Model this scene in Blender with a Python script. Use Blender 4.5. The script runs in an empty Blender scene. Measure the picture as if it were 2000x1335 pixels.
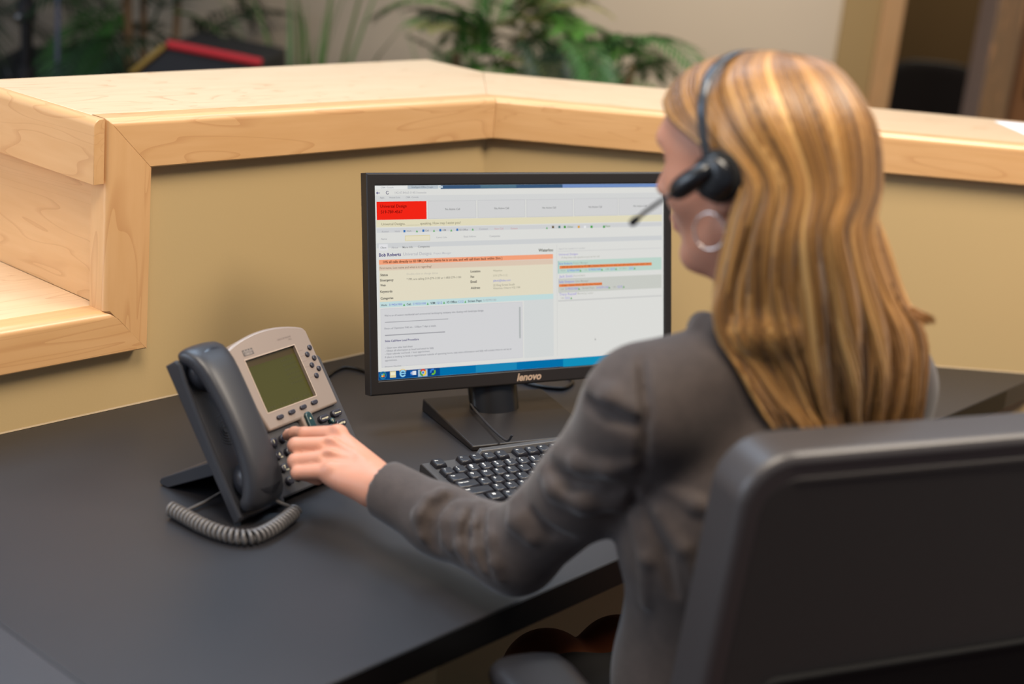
import bpy, bmesh, math, random
import numpy as np
from mathutils import Matrix, Vector
random.seed(7)
rng = np.random.default_rng(7)
S = bpy.context.scene
COL = S.collection
DESK = 0.74                                   # height of the desk top above the floor
def lin(c):
    c = c / 255.0
    return c / 12.92 if c <= 0.04045 else ((c + 0.055) / 1.055) ** 2.4
def rgb(r, g, b): return (lin(r), lin(g), lin(b), 1.0)

# ------------------------------------------------------------------ camera
PITCH, ROLL = math.radians(17.1), math.radians(5.87)
F_ = Vector((0, math.cos(PITCH), -math.sin(PITCH)))
R0 = Vector((1, 0, 0)); U0 = R0.cross(F_)
R_ = math.cos(ROLL) * R0 + math.sin(ROLL) * U0
U_ = -math.sin(ROLL) * R0 + math.cos(ROLL) * U0
cam = bpy.data.cameras.new('camera'); cam_o = bpy.data.objects.new('camera', cam); COL.objects.link(cam_o)
cam_o.matrix_world = Matrix(((R_.x, U_.x, -F_.x, 0), (R_.y, U_.y, -F_.y, 0), (R_.z, U_.z, -F_.z, DESK + 0.7437), (0, 0, 0, 1)))
cam.sensor_width = 36; cam.lens = 2880 / 2000 * 36
cam.clip_start = 0.05; cam.clip_end = 60
cam.dof.use_dof = True; cam.dof.focus_distance = 1.98; cam.dof.aperture_fstop = 2.3
S.camera = cam_o
# ------------------------------------------------------------------ light
S.view_settings.view_transform = 'Standard'; S.view_settings.look = 'None'
S.view_settings.gamma = 1.0; S.view_settings.exposure = 0.0
S.view_settings.use_curve_mapping = False
w = bpy.data.worlds.new('room_ambience'); S.world = w; w.use_nodes = True
w.node_tree.nodes['Background'].inputs[0].default_value = (0.50, 0.59, 0.76, 1)
w.node_tree.nodes['Background'].inputs[1].default_value = 0.32
def area_light(name, loc, target, size, size_y, power, col, spread=180):
    l = bpy.data.lights.new(name, 'AREA'); l.shape = 'RECTANGLE'; l.size = size; l.size_y = size_y
    l.energy = power; l.color = col; l.spread = math.radians(spread)
    o = bpy.data.objects.new(name, l); COL.objects.link(o); o.location = loc
    o.rotation_euler = (Vector(target) - Vector(loc)).to_track_quat('-Z', 'Y').to_euler()
    return o
WARM = (1, 0.875, 0.72)
area_light('ceiling_lamp', (1.50, 1.60, 2.65), (1.50, 1.60, 0), 0.8, 0.8, 60, WARM)
area_light('ceiling_lamp', (0.0, 0.75, 2.65), (0.0, 0.75, 0), 0.8, 0.8, 47, WARM)
area_light('ceiling_lamp', (-1.3, 1.0, 2.65), (-1.3, 1.0, 0), 0.8, 0.8, 8, WARM)
area_light('ceiling_lamp', (0.55, 3.9, 2.65), (0.7, 5.2, 0.7), 0.6, 0.6, 15, (1, 0.90, 0.80), 100)
area_light('office_fill', (2.0, 6.3, 2.5), (2.0, 6.3, 0), 0.4, 0.4, 20, (1, 0.85, 0.6))  # added light, source unseen, brightens the room beyond the doorway
area_light('cool_top_fill', (-0.85, 2.55, 2.95), (-0.7, 2.3, 0), 1.3, 1.3, 28, (0.60, 0.78, 1.0), 120)  # added cool light, unseen, placed to reach the tops but not the fascia
area_light('cool_top_fill', (0.95, 3.0, 2.95), (0.9, 2.8, 0), 1.0, 1.0, 13, (0.66, 0.81, 1.0), 120)  # second added cool light, over the wing, source unseen
area_light('window_daylight', (-3.0, 0.4, 1.9), (0.0, 1.2, 0.8), 2.4, 1.4, 64, (0.72, 0.84, 1.0))

# ------------------------------------------------------------------ helpers
MATS = {}
def material(name, col, rough=0.5, metal=0.0, spec=0.5, coat=0.0, noise=None, bump=None, sheen=0.0, emit=None):
    """principled; noise=(scale, amount, detail), bump=(scale, strength)"""
    if name in MATS: return MATS[name]
    m = bpy.data.materials.new(name); m.use_nodes = True; nt = m.node_tree; b = nt.nodes['Principled BSDF']
    b.inputs['Base Color'].default_value = col; b.inputs['Roughness'].default_value = rough
    b.inputs['Metallic'].default_value = metal; b.inputs['Specular IOR Level'].default_value = spec
    b.inputs['Coat Weight'].default_value = coat
    if sheen: b.inputs['Sheen Weight'].default_value = sheen; b.inputs['Sheen Roughness'].default_value = 0.5
    tc = None
    if noise or bump: tc = nt.nodes.new('ShaderNodeTexCoord')
    if noise:
        n = nt.nodes.new('ShaderNodeTexNoise'); n.inputs['Scale'].default_value = noise[0]; n.inputs['Detail'].default_value = noise[2] if len(noise) > 2 else 3
        nt.links.new(tc.outputs['Object'], n.inputs['Vector'])
        mx = nt.nodes.new('ShaderNodeMix'); mx.data_type = 'RGBA'
        k = noise[1]
        mx.inputs[6].default_value = (col[0] * (1 - k), col[1] * (1 - k), col[2] * (1 - k), 1)
        mx.inputs[7].default_value = (min(1, col[0] * (1 + k)), min(1, col[1] * (1 + k)), min(1, col[2] * (1 + k)), 1)
        nt.links.new(n.outputs['Fac'], mx.inputs[0]); nt.links.new(mx.outputs[2], b.inputs['Base Color'])
    if bump:
        n2 = nt.nodes.new('ShaderNodeTexNoise'); n2.inputs['Scale'].default_value = bump[0]; n2.inputs['Detail'].default_value = 2
        nt.links.new(tc.outputs['Object'], n2.inputs['Vector'])
        bp = nt.nodes.new('ShaderNodeBump'); bp.inputs['Strength'].default_value = bump[1]; bp.inputs['Distance'].default_value = 0.002
        nt.links.new(n2.outputs['Fac'], bp.inputs['Height']); nt.links.new(bp.outputs['Normal'], b.inputs['Normal'])
    if emit:
        b.inputs['Emission Color'].default_value = emit[0]; b.inputs['Emission Strength'].default_value = emit[1]
    MATS[name] = m
    return m
def maple(name, grain='x', light=1.0, cols=((206, 156, 101), (222, 176, 124))):
    """maple wood: fine streaks along the grain axis plus cathedral figure"""
    if name in MATS: return MATS[name]
    m = bpy.data.materials.new(name); m.use_nodes = True; nt = m.node_tree; b = nt.nodes['Principled BSDF']
    tc = nt.nodes.new('ShaderNodeTexCoord'); mp = nt.nodes.new('ShaderNodeMapping')
    sc = {'x': (0.9, 9, 9), 'y': (9, 0.9, 9), 'z': (9, 9, 0.9)}[grain]
    mp.inputs['Scale'].default_value = sc; nt.links.new(tc.outputs['Object'], mp.inputs['Vector'])
    n1 = nt.nodes.new('ShaderNodeTexNoise'); n1.inputs['Scale'].default_value = 1.3; n1.inputs['Detail'].default_value = 2; n1.inputs['Distortion'].default_value = 1.2
    nt.links.new(mp.outputs[0], n1.inputs['Vector'])
    # contour lines of the low frequency noise read as growth rings
    ml = nt.nodes.new('ShaderNodeMath'); ml.operation = 'MULTIPLY'; ml.inputs[1].default_value = 11; nt.links.new(n1.outputs['Fac'], ml.inputs[0])
    fr = nt.nodes.new('ShaderNodeMath'); fr.operation = 'FRACT'; nt.links.new(ml.outputs[0], fr.inputs[0])
    rp = nt.nodes.new('ShaderNodeValToRGB'); rp.color_ramp.elements[0].position = 0.0; rp.color_ramp.elements[1].position = 0.16
    rp.color_ramp.elements[0].color = (1, 1, 1, 1); rp.color_ramp.elements[1].color = (0, 0, 0, 1); nt.links.new(fr.outputs[0], rp.inputs[0])
    n2 = nt.nodes.new('ShaderNodeTexNoise'); n2.inputs['Scale'].default_value = 9; n2.inputs['Detail'].default_value = 5
    nt.links.new(mp.outputs[0], n2.inputs['Vector'])
    a = nt.nodes.new('ShaderNodeMix'); a.data_type = 'RGBA'
    c0, c1 = rgb(*cols[0]), rgb(*cols[1])
    a.inputs[6].default_value = tuple(v * light for v in c0[:3]) + (1,); a.inputs[7].default_value = tuple(v * light for v in c1[:3]) + (1,)
    nt.links.new(n2.outputs['Fac'], a.inputs[0])
    g = nt.nodes.new('ShaderNodeMath'); g.operation = 'MULTIPLY'; g.inputs[1].default_value = 0.55; nt.links.new(rp.outputs[0], g.inputs[0])
    a2 = nt.nodes.new('ShaderNodeMix'); a2.data_type = 'RGBA'; a2.inputs[7].default_value = rgb(190, 136, 86)
    nt.links.new(a.outputs[2], a2.inputs[6]); nt.links.new(g.outputs[0], a2.inputs[0]); nt.links.new(a2.outputs[2], b.inputs['Base Color'])
    b.inputs['Roughness'].default_value = 0.36; b.inputs['Coat Weight'].default_value = 0.45; b.inputs['Coat Roughness'].default_value = 0.28
    MATS[name] = m
    return m
WM = {}
def link(o, parent=None, M=None):
    COL.objects.link(o)
    M = M or Matrix.Identity(4)
    WM[o.name] = M
    if parent is not None:
        o.parent = parent; o.matrix_parent_inverse = WM[parent.name].inverted()
    o.matrix_basis = M
    return o
def empty(name, loc, label, cat, group=None, rz=0.0):
    o = bpy.data.objects.new(name, None); o.empty_display_size = 0.05
    link(o, None, Matrix.Translation(loc) @ Matrix.Rotation(rz, 4, 'Z'))
    return tag(o, label, cat, group)
def tag(o, label=None, cat=None, group=None, kind=None):
    if label: o['label'] = label
    if cat: o['category'] = cat
    if group: o['group'] = group
    if kind: o['kind'] = kind
    return o
class MB:
    """collects simple shapes into one mesh"""
    def __init__(s): s.v = []; s.f = []
    def add(s, v, f):
        b = len(s.v); s.v += [tuple(p) for p in v]; s.f += [tuple(i + b for i in q) for q in f]; return s
    def box(s, x0, x1, y0, y1, z0, z1):
        v = [(x, y, z) for z in (z0, z1) for y in (y0, y1) for x in (x0, x1)]
        return s.add(v, [(0, 2, 3, 1), (4, 5, 7, 6), (0, 1, 5, 4), (2, 6, 7, 3), (0, 4, 6, 2), (1, 3, 7, 5)])
    def prism(s, poly, z0, z1):
        n = len(poly); v = [(x, y, z0) for x, y in poly] + [(x, y, z1) for x, y in poly]
        return s.add(v, [tuple(range(n))[::-1], tuple(range(n, 2 * n))] + [(i, (i + 1) % n, n + (i + 1) % n, n + i) for i in range(n)])
    def loft(s, rings, cap=True, closed=True):
        n = len(rings[0]); v = [p for r in rings for p in r]; f = []
        for k in range(len(rings) - 1):
            for i in range(n if closed else n - 1):
                j = (i + 1) % n; f.append((k * n + i, k * n + j, (k + 1) * n + j, (k + 1) * n + i))
        if cap: f += [tuple(range(n))[::-1], tuple((len(rings) - 1) * n + i for i in range(n))]
        return s.add(v, f)
    def tube(s, path, r, seg=8, cap=True):
        P = [Vector(p) for p in path]; rings = []; N = None
        for i, p in enumerate(P):
            t = (P[min(i + 1, len(P) - 1)] - P[max(i - 1, 0)]).normalized()
            if N is None: N = t.orthogonal().normalized()
            N = (N - t * N.dot(t)).normalized(); B = t.cross(N); rr = r[i] if isinstance(r, (list, tuple)) else r
            rings.append([p + rr * (math.cos(a) * N + math.sin(a) * B) for a in [2 * math.pi * k / seg for k in range(seg)]])
        return s.loft(rings, cap)
    def lathe(s, prof, seg=24, M=None):
        rings = []
        for r, z in prof:
            ring = [Vector((r * math.cos(2 * math.pi * k / seg), r * math.sin(2 * math.pi * k / seg), z)) for k in range(seg)]
            rings.append([M @ p for p in ring] if M else ring)
        return s.loft(rings, True)
    def build(s, name, mat, parent=None, M=None, smooth=False, bevel=0, seg=2, sub=0, angle=35):
        me = bpy.data.meshes.new(name); me.from_pydata([tuple(p) for p in s.v], [], s.f); me.update()
        bm = bmesh.new(); bm.from_mesh(me); bmesh.ops.recalc_face_normals(bm, faces=bm.faces); bm.to_mesh(me); bm.free()
        return place(name, me, mat, parent, M, smooth, bevel, seg, sub, angle)
def place(name, me, mat, parent=None, M=None, smooth=False, bevel=0, seg=2, sub=0, angle=35):
    o = bpy.data.objects.new(name, me)
    if mat and not me.materials: me.materials.append(mat)
    if smooth or bevel:
        for p in me.polygons: p.use_smooth = True
        if not smooth: me.set_sharp_from_angle(angle=math.radians(angle + 20))
    if bevel:
        b = o.modifiers.new('bevel', 'BEVEL'); b.width = bevel; b.segments = seg; b.limit_method = 'ANGLE'; b.angle_limit = math.radians(angle); b.harden_normals = False
        wn = o.modifiers.new('normals', 'WEIGHTED_NORMAL'); wn.keep_sharp = True
    if sub:
        b = o.modifiers.new('sub', 'SUBSURF'); b.levels = sub; b.render_levels = sub
    return link(o, parent, M)
def text_mesh(s, size=1.0, bold=0.0, shear=0.0, res=2):
    """a string as flat mesh data; returns verts, faces, width"""
    cu = bpy.data.curves.new('t', 'FONT'); cu.body = s; cu.size = size; cu.resolution_u = res; cu.offset = bold; cu.shear = shear
    o = bpy.data.objects.new('t', cu); COL.objects.link(o)
    me = o.to_mesh(); v = [p.co.copy() for p in me.vertices]; f = [tuple(p.vertices) for p in me.polygons]
    o.to_mesh_clear(); bpy.data.objects.remove(o); bpy.data.curves.remove(cu)
    return v, f
TEXT_CACHE = {}
def text_fit(s, width=None, height=None, bold=0.0, shear=0.0, res=2):
    """text centred on its x-height box, scaled to a width or a cap height (metres)"""
    k = (s, bold, shear, res)
    if k not in TEXT_CACHE: TEXT_CACHE[k] = text_mesh(s, 1.0, bold, shear, res)
    v, f = TEXT_CACHE[k]
    if not v: return [], []
    x0 = min(p.x for p in v); x1 = max(p.x for p in v); y0 = min(p.y for p in v); y1 = max(p.y for p in v)
    sc = width / (x1 - x0) if width else height / 0.7
    return [((p.x - x0) * sc, (p.y - 0.33) * sc) for p in v], f
def frame(a, d, s0=0, n0=0, z0=0):
    """local frame along a wall: x = along, y = into the wall, z = up from the desk top"""
    t = Vector((math.cos(a), math.sin(a), 0)); n = Vector((-math.sin(a), math.cos(a), 0))
    o = t * s0 + n * (d + n0) + Vector((0, 0, DESK + z0))
    return Matrix(((t.x, n.x, 0, o.x), (t.y, n.y, 0, o.y), (0, 0, 1, o.z), (0, 0, 0, 1)))
A1, D1 = math.radians(49.88), 1.6456           # the longer half wall on the left
A2, D2 = math.radians(4.89), 2.4594            # the wing on the right, turned by 45 degrees
M1, M2 = frame(A1, D1), frame(A2, D2)
def conv(p, Ma, Mb):                            # point of frame Ma in frame Mb (2d)
    q = Mb.inverted() @ (Ma @ Vector((p[0], p[1], 0))); return (q.x, q.y)
def meet(n1, n2):                               # where offset n1 of wall 1 meets offset n2 of wall 2, in frame 1
    # frame-1 coordinates of the line y=n2 in frame 2
    a = Vector(conv((0, n2), M2, M1)); b = Vector(conv((1, n2), M2, M1)); d = b - a
    k = (n1 - a.y) / d.y
    return (a.x + d.x * k, n1)
SCREEN_RECTS=[(100.16,0.09,475.2,5.26,(62,92,128),1),(162.94,0.1,220.97,4.77,(84,118,140),2),(298.22,0.12,475.2,5.03,(120,150,205),2),(49.35,0.08,96.14,4.88,(190,200,208),2),(0.6,0.14,48.5,4.96,(240,240,238),2),(96.99,1.0,103.28,3.83,(200,215,225),2),(0.32,13.7,475.29,22.08,(222,223,222),1),(2.04,21.85,77.59,46.89,(255,40,25),3),(80.11,21.74,155.44,46.62,(204,204,206),2),(80.73,22.31,154.79,46.03,(221,221,221),3),(157.78,21.47,235.01,46.83,(204,204,206),2),(158.43,22.05,234.34,46.24,(221,221,221),3),(237.33,21.55,315.63,47.03,(204,204,206),2),(238.01,22.14,314.93,46.42,(221,221,221),3),(317.93,21.24,394.01,46.79,(204,204,206),2),(318.63,21.85,393.28,46.17,(221,221,221),3),(395.82,21.28,473.51,46.52,(204,204,206),2),(396.56,21.89,472.75,45.89,(221,221,221),3),(1.14,47.2,473.57,57.02,(236,229,198),1),(1.67,58.29,473.61,64.42,(218,219,220),1),(1.26,78.74,473.72,85.47,(216,218,219),1),(44.02,69.11,82.22,76.53,(228,215,160),2),(44.71,69.82,81.6,75.95,(240,232,205),3),(4.25,80.2,17.77,88.86,(236,236,238),2),(4.05,101.49,281.12,108.25,(255,170,130),2),(4.06,108.75,281.07,116.7,(231,209,188),2),(4.29,115.87,280.85,159.82,(237,229,205),2),(4.18,159.48,281.25,167.36,(204,230,230),2),(5.13,169.0,229.15,250.69,(214,214,218),2),(5.87,169.74,228.3,249.89,(222,222,224),3),(223.17,176.48,225.95,222.06,(186,190,190),4),(231.52,167.17,281.25,251.66,(222,225,224),2),(287.33,87.7,287.86,251.31,(214,214,212),2),(289.32,111.69,472.99,130.52,(199,223,212),2),(289.32,111.69,290.28,130.32,(140,195,190),3),(292.09,119.12,454.86,123.48,(245,140,80),4),(289.72,137.97,473.14,158.8,(211,213,206),2),(291.0,146.14,365.68,150.19,(245,140,80),4),(289.47,97.09,472.83,98.58,(222,222,220),2),(289.13,169.57,473.21,171.71,(214,214,212),2),(0.08,256.4,476.6,268.02,(4,118,178),2),(0.08,256.4,94.53,267.43,(12,72,140),3),(151.67,256.54,218.74,267.27,(30,140,190),3),(297.12,256.45,387.72,268.76,(20,150,195),3),(60.4,257.3,75.04,267.1,(176,200,222),4),(11.25,187.59,108.88,188.5,(165,165,170),4),(10.9,205.51,103.47,206.89,(165,165,170),4),(41.69,61.29,44.72,64.56,(60,120,190),4),(70.61,61.26,73.69,64.56,(60,120,190),4),(96.86,61.11,99.99,64.43,(60,120,190),4),(123.47,61.03,126.65,64.37,(60,120,190),4),(279.63,60.36,283.09,63.76,(110,90,60),4),(290.52,60.52,294.01,63.93,(90,130,130),4),(299.72,60.66,303.22,64.07,(70,160,60),4),(323.56,61.01,327.11,64.45,(230,170,60),4),(345.89,61.35,349.48,64.8,(70,170,70),4),(334.25,61.17,337.82,64.62,(245,245,245),4),(367.55,61.67,371.18,65.14,(90,170,90),4),(372.1,27.97,372.28,28.04,(221,221,221),1)]
SCREEN_TEXT=[
('Universal Design', 7.42, 28.24, 39.65, (80, 8, 8), 0),
('519-789-4567', 8.17, 36.06, 32.67, (80, 8, 8), 0),
('No Active Call', 106.42, 33.6, 23.06, (120, 120, 122), 0),
('No Active Call', 184.62, 33.49, 23.74, (120, 120, 122), 0),
('No Active Call', 263.77, 33.8, 22.61, (120, 120, 122), 0),
('No Active Call', 342.35, 33.63, 23.31, (120, 120, 122), 0),
('No Active Call', 421.7, 33.44, 23.93, (120, 120, 122), 0),
('Universal Designs, ________ speaking. How may I assist you?', 8.6, 52.7, 121.82, (140, 134, 112), 0),
('Answer', 8.77, 62.91, 10.87, (172, 172, 176), 0),
('Hold', 28.82, 62.89, 6.91, (172, 172, 176), 0),
('Work', 46.69, 62.84, 6.97, (120, 120, 122), 0),
('Cell', 74.74, 62.88, 5.5, (120, 120, 122), 0),
('V/M', 101.45, 62.82, 5.58, (120, 120, 122), 0),
('IO Office', 128.44, 62.75, 13.11, (120, 120, 122), 0),
('Connect', 159.75, 62.39, 13.98, (172, 172, 176), 0),
('New Call', 184.48, 62.49, 14.15, (215, 170, 170), 0),
('Release', 211.21, 62.62, 10.96, (215, 170, 170), 0),
('Dialer', 305.87, 62.24, 10.24, (110, 150, 100), 0),
('New', 372.09, 62.5, 8.2, (130, 160, 110), 0),
('Name', 7.81, 72.97, 8.74, (172, 172, 176), 0),
('Current Caller', 91.93, 72.82, 16.7, (172, 172, 176), 0),
('Email Address', 135.18, 72.55, 19.53, (172, 172, 176), 0),
('Companies', 176.09, 72.95, 17.43, (172, 172, 176), 0),
('Client', 6.44, 84.77, 8.97, (120, 120, 122), 0),
('About', 23.19, 85.07, 9.82, (172, 172, 176), 0),
('More Info', 39.95, 85.17, 15.65, (120, 120, 122), 0),
('Companies', 63.4, 84.98, 18.05, (120, 120, 122), 0),
('Bob Roberts', 4.19, 94.81, 33.18, (62, 48, 120), 1),
('Universal Designs', 40.55, 94.67, 43.5, (186, 186, 194), 0),
('Project Manager', 87.38, 94.97, 27.73, (196, 196, 202), 0),
('Waterloo', 256.49, 95.34, 24.7, (84, 88, 72), 1),
('10% all calls directly to IO VM ( Advise clients he is on site, and will call them back within 2hrs )', 10.22, 104.73, 186.29, (112, 62, 40), 1),
('First name, Last name and what is it regarding?', 5.03, 112.96, 78.7, (140, 118, 100), 0),
('Status', 5.53, 122.34, 11.28, (70, 68, 66), 1),
('Emergency', 5.38, 129.67, 20.01, (70, 68, 66), 1),
('Web', 5.24, 136.6, 8.23, (70, 68, 66), 1),
('Keywords', 5.07, 145.35, 18.11, (70, 68, 66), 1),
('Categories', 5.34, 154.68, 19.2, (70, 68, 66), 1),
('Location', 145.12, 122.21, 15.57, (70, 68, 66), 1),
('Fax', 145.02, 129.74, 6.13, (70, 68, 66), 1),
('Email', 144.93, 136.91, 9.82, (70, 68, 66), 1),
('Address', 145.23, 145.78, 14.76, (70, 68, 66), 1),
('Double click to change status', 45.62, 122.43, 47.82, (205, 200, 185), 0),
('* PPL are calling 519-279-1100 or 1-800-279-1100', 45.26, 129.7, 84.68, (140, 135, 122), 0),
('Waterloo', 181.36, 122.46, 14.85, (165, 160, 140), 0),
('519-279-1112', 181.29, 129.54, 23.41, (185, 180, 160), 0),
('jdbob@bdes.com', 181.21, 136.79, 28.82, (130, 140, 225), 0),
('22 King Street South', 181.14, 143.3, 35.25, (165, 160, 140), 0),
('Waterloo, Ontario N2J 1N8', 181.09, 147.77, 44.09, (165, 160, 140), 0),
('Work:', 5.61, 164.1, 9.16, (70, 80, 90), 1),
('5194261000', 17.84, 163.93, 20.03, (110, 120, 215), 0),
('Cell:', 44.63, 164.51, 6.93, (70, 80, 90), 1),
('5195551000', 54.22, 164.36, 20.02, (110, 120, 215), 0),
('V/M:', 80.98, 164.5, 8.33, (70, 80, 90), 1),
('1212', 91.3, 164.58, 8.3, (110, 120, 215), 0),
('IO Office:', 106.9, 164.44, 16.44, (70, 80, 90), 1),
('1212', 125.04, 164.56, 8.11, (110, 120, 215), 0),
('Screen Pops:', 140.34, 164.33, 22.32, (70, 80, 90), 1),
('5192791100', 164.98, 164.41, 20.85, (172, 172, 176), 0),
("We're an all season residential and commercial landscaping company also dealing with landscape design.", 10.66, 178.75, 155.07, (138, 138, 146), 0),
('Hours of Operation 9:00 am - 5:00pm 7 days a week.', 10.31, 196.58, 79.32, (138, 138, 146), 0),
('Sales Call/New Lead Procedure', 10.73, 214.13, 51.69, (92, 86, 130), 1),
('- Open new sales lead sheet', 11.0, 223.56, 41.68, (138, 138, 146), 0),
('- Obtain all information as listed and email to Sally', 10.46, 227.78, 74.85, (138, 138, 146), 0),
('- Open calendar and book 1 hour appointment', 10.38, 231.96, 68.66, (138, 138, 146), 0),
('If client is looking to book an appointment outside of operating hours, take more information and Sally will contact them to set up an', 10.29, 236.56, 199.84, (138, 138, 146), 0),
('appointment.', 10.2, 241.03, 18.49, (138, 138, 146), 0),
('Directions / Operation', 10.03, 249.68, 24.55, (138, 138, 146), 0),
('Search for keyword or number', 290.8, 94.13, 45.78, (196, 196, 196), 0),
('Universal Designs', 290.76, 102.36, 32.68, (165, 155, 220), 0),
('If they have safe questions put on for call', 295.66, 107.06, 65.42, (185, 185, 175), 0),
('Bob Roberts', 291.4, 115.95, 22.58, (110, 145, 225), 0),
('Project Manager', 315.4, 115.8, 25.72, (165, 185, 178), 0),
('10% all calls directly to IO VM ( Advise clients he is on site, and will call them back within 2hrs )', 295.95, 120.88, 157.41, (170, 80, 40), 0),
('Work:', 293.73, 126.08, 8.36, (160, 180, 172), 0),
('5194261000', 305.18, 126.5, 20.87, (95, 140, 235), 0),
('Cell:', 334.63, 126.51, 4.84, (160, 180, 172), 0),
('5195551000', 342.18, 126.36, 21.34, (95, 140, 235), 0),
('V/M:', 371.16, 126.63, 6.94, (160, 180, 172), 0),
('1212', 380.3, 126.68, 8.08, (95, 140, 235), 0),
('IO Office:', 396.48, 126.56, 13.33, (160, 180, 172), 0),
('1212', 413.53, 126.76, 8.39, (95, 140, 235), 0),
('Jack Smith', 291.32, 134.57, 23.13, (170, 160, 225), 0),
('Accountant', 315.34, 134.3, 20.44, (190, 190, 182), 0),
('Sally Simpson', 290.57, 142.66, 26.16, (145, 140, 225), 0),
('Sales Manager', 318.87, 142.74, 23.27, (170, 170, 162), 0),
('Today: - Direct Work calls for New Prospects', 294.77, 148.08, 70.64, (170, 80, 40), 0),
('Cell:', 293.6, 153.54, 5.73, (170, 170, 162), 0),
('5195551000', 301.8, 153.39, 22.02, (145, 140, 225), 0),
('Screen Pops:', 330.99, 153.27, 20.89, (170, 170, 162), 0),
('5192791100', 355.5, 153.65, 21.14, (145, 140, 225), 0),
('V/M:', 384.71, 153.88, 5.15, (170, 170, 162), 0),
('1212', 392.82, 153.87, 8.69, (145, 140, 225), 0),
('Tracy Russell', 291.19, 161.06, 29.4, (170, 160, 225), 0),
('Marketing Leader', 322.38, 161.07, 27.86, (195, 195, 187), 0),
('V/M:', 293.54, 166.73, 5.38, (190, 190, 182), 0),
('1213', 301.04, 166.89, 7.79, (145, 140, 225), 0),
('CRM - Console', 8.84, 2.69, 18.98, (170, 170, 176), 0),
('Intelligent Office | Login', 55.49, 2.52, 32.4, (120, 128, 138), 0),
('142.47.84.65:11451/console', 29.82, 9.99, 47.82, (186, 186, 190), 0),
('Apps', 7.05, 16.49, 6.66, (160, 160, 166), 0),
('Hosted Suite', 21.31, 16.41, 16.2, (160, 160, 166), 0),
('CRM - Console', 45.98, 16.31, 19.37, (160, 160, 166), 0)]
SCREEN_TRIANGLES=[[62.21, 63.24], [88.51, 63.17], [115.41, 63.26], [149.37, 62.59], [270.93, 63.05], [40.74, 164.91], [77.01, 165.04], [102.48, 164.69], [136.09, 164.88], [327.83, 127.13], [365.24, 126.91], [390.4, 126.76], [423.79, 127.0], [325.08, 154.11], [378.1, 154.18], [403.83, 154.2], [311.67, 167.25]]
SCREEN_ICONS={'orb': [6.73, 261.32], 'folder': [21.83, 261.15], 'ie': [36.89, 260.89], 'mail': [52.93, 261.26], 'chrome': [67.99, 261.56], 'swirl': [83.25, 261.58], 'back': [4.39, 9.99], 'reload': [18.55, 9.82], 'mouse': [352.41, 228.66]}
# ------------------------------------------------------------------ the room
def struct(o, label, cat):
    tag(o, label, cat, kind='structure'); return o
paint = material('beige_wall_paint', rgb(194, 166, 118), 0.55, noise=(3, 0.03), bump=(260, 0.05))
far_paint = material('far_wall_paint', rgb(178, 162, 140), 0.7, noise=(2, 0.04))
m = bpy.data.materials.new('carpet'); m.use_nodes = True; nt = m.node_tree; b = nt.nodes['Principled BSDF']
tc = nt.nodes.new('ShaderNodeTexCoord'); br = nt.nodes.new('ShaderNodeTexBrick'); nt.links.new(tc.outputs['Object'], br.inputs['Vector'])
br.inputs['Scale'].default_value = 22; br.inputs['Color1'].default_value = rgb(72, 36, 26); br.inputs['Color2'].default_value = rgb(60, 30, 22); br.inputs['Mortar'].default_value = rgb(104, 62, 42)
br.inputs['Mortar Size'].default_value = 0.03; br.offset = 0; br.inputs['Brick Width'].default_value = 0.5; br.inputs['Row Height'].default_value = 0.5
nt.links.new(br.outputs[0], b.inputs['Base Color']); b.inputs['Roughness'].default_value = 0.95
struct(MB().box(-4, 5, -1.5, 8.0, -0.05, 0).build('floor', m), 'dark reddish brown carpet with a fine grid under the desk', 'floor')

inner = meet(0, 0); outer = meet(0.12, 0.12)
TOPW = 0.341                                    # underside of the counter nosing above the desk
o = MB().prism([(1.13, 0), inner, outer, (1.13, 0.12)], -DESK, TOPW + 0.03).prism([(-0.9, 0), (1.13, 0), (1.13, 0.12), (-0.9, 0.12)], -DESK, 0.12).build('wall_left', paint, None, M1)
struct(o, 'beige painted half wall behind the phone and under the long counter', 'wall')
i2, o2 = conv(inner, M1, M2), conv(outer, M1, M2)
o = MB().prism([i2, (2.4, 0), (2.4, 0.12), o2], -DESK, TOPW + 0.03).build('wall_right', paint, None, M2)
struct(o, 'beige painted half wall under the counter wing behind the woman', 'wall')

# far wall with an opening on the right
YB = 5.3
wb = MB().box(-4, 1.03, YB, YB + 0.15, 0, 2.8).box(1.03, 3.6, YB, YB + 0.15, 2.25, 2.8)
struct(wb.build('wall_back', far_paint), 'plain taupe wall behind the plants', 'wall')
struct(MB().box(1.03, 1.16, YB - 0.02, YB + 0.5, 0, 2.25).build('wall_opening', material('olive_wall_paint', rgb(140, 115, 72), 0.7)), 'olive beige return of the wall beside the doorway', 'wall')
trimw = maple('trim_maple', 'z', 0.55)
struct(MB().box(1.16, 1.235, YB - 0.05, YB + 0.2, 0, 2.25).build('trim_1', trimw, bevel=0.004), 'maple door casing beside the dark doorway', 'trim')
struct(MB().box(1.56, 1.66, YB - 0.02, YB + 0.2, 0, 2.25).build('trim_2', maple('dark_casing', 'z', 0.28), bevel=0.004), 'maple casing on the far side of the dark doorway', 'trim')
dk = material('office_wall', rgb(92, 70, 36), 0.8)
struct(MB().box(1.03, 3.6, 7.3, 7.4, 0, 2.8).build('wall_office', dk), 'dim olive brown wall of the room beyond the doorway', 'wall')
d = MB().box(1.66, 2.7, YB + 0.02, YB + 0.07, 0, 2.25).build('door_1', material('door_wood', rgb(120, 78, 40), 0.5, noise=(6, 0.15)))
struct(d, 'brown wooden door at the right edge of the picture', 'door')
MB().box(1.72, 1.74, YB - 0.02, YB + 0.02, 0.95, 1.12).build('handle', material('door_handle_black', rgb(20, 18, 16), 0.4), d, bevel=0.004)

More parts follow.
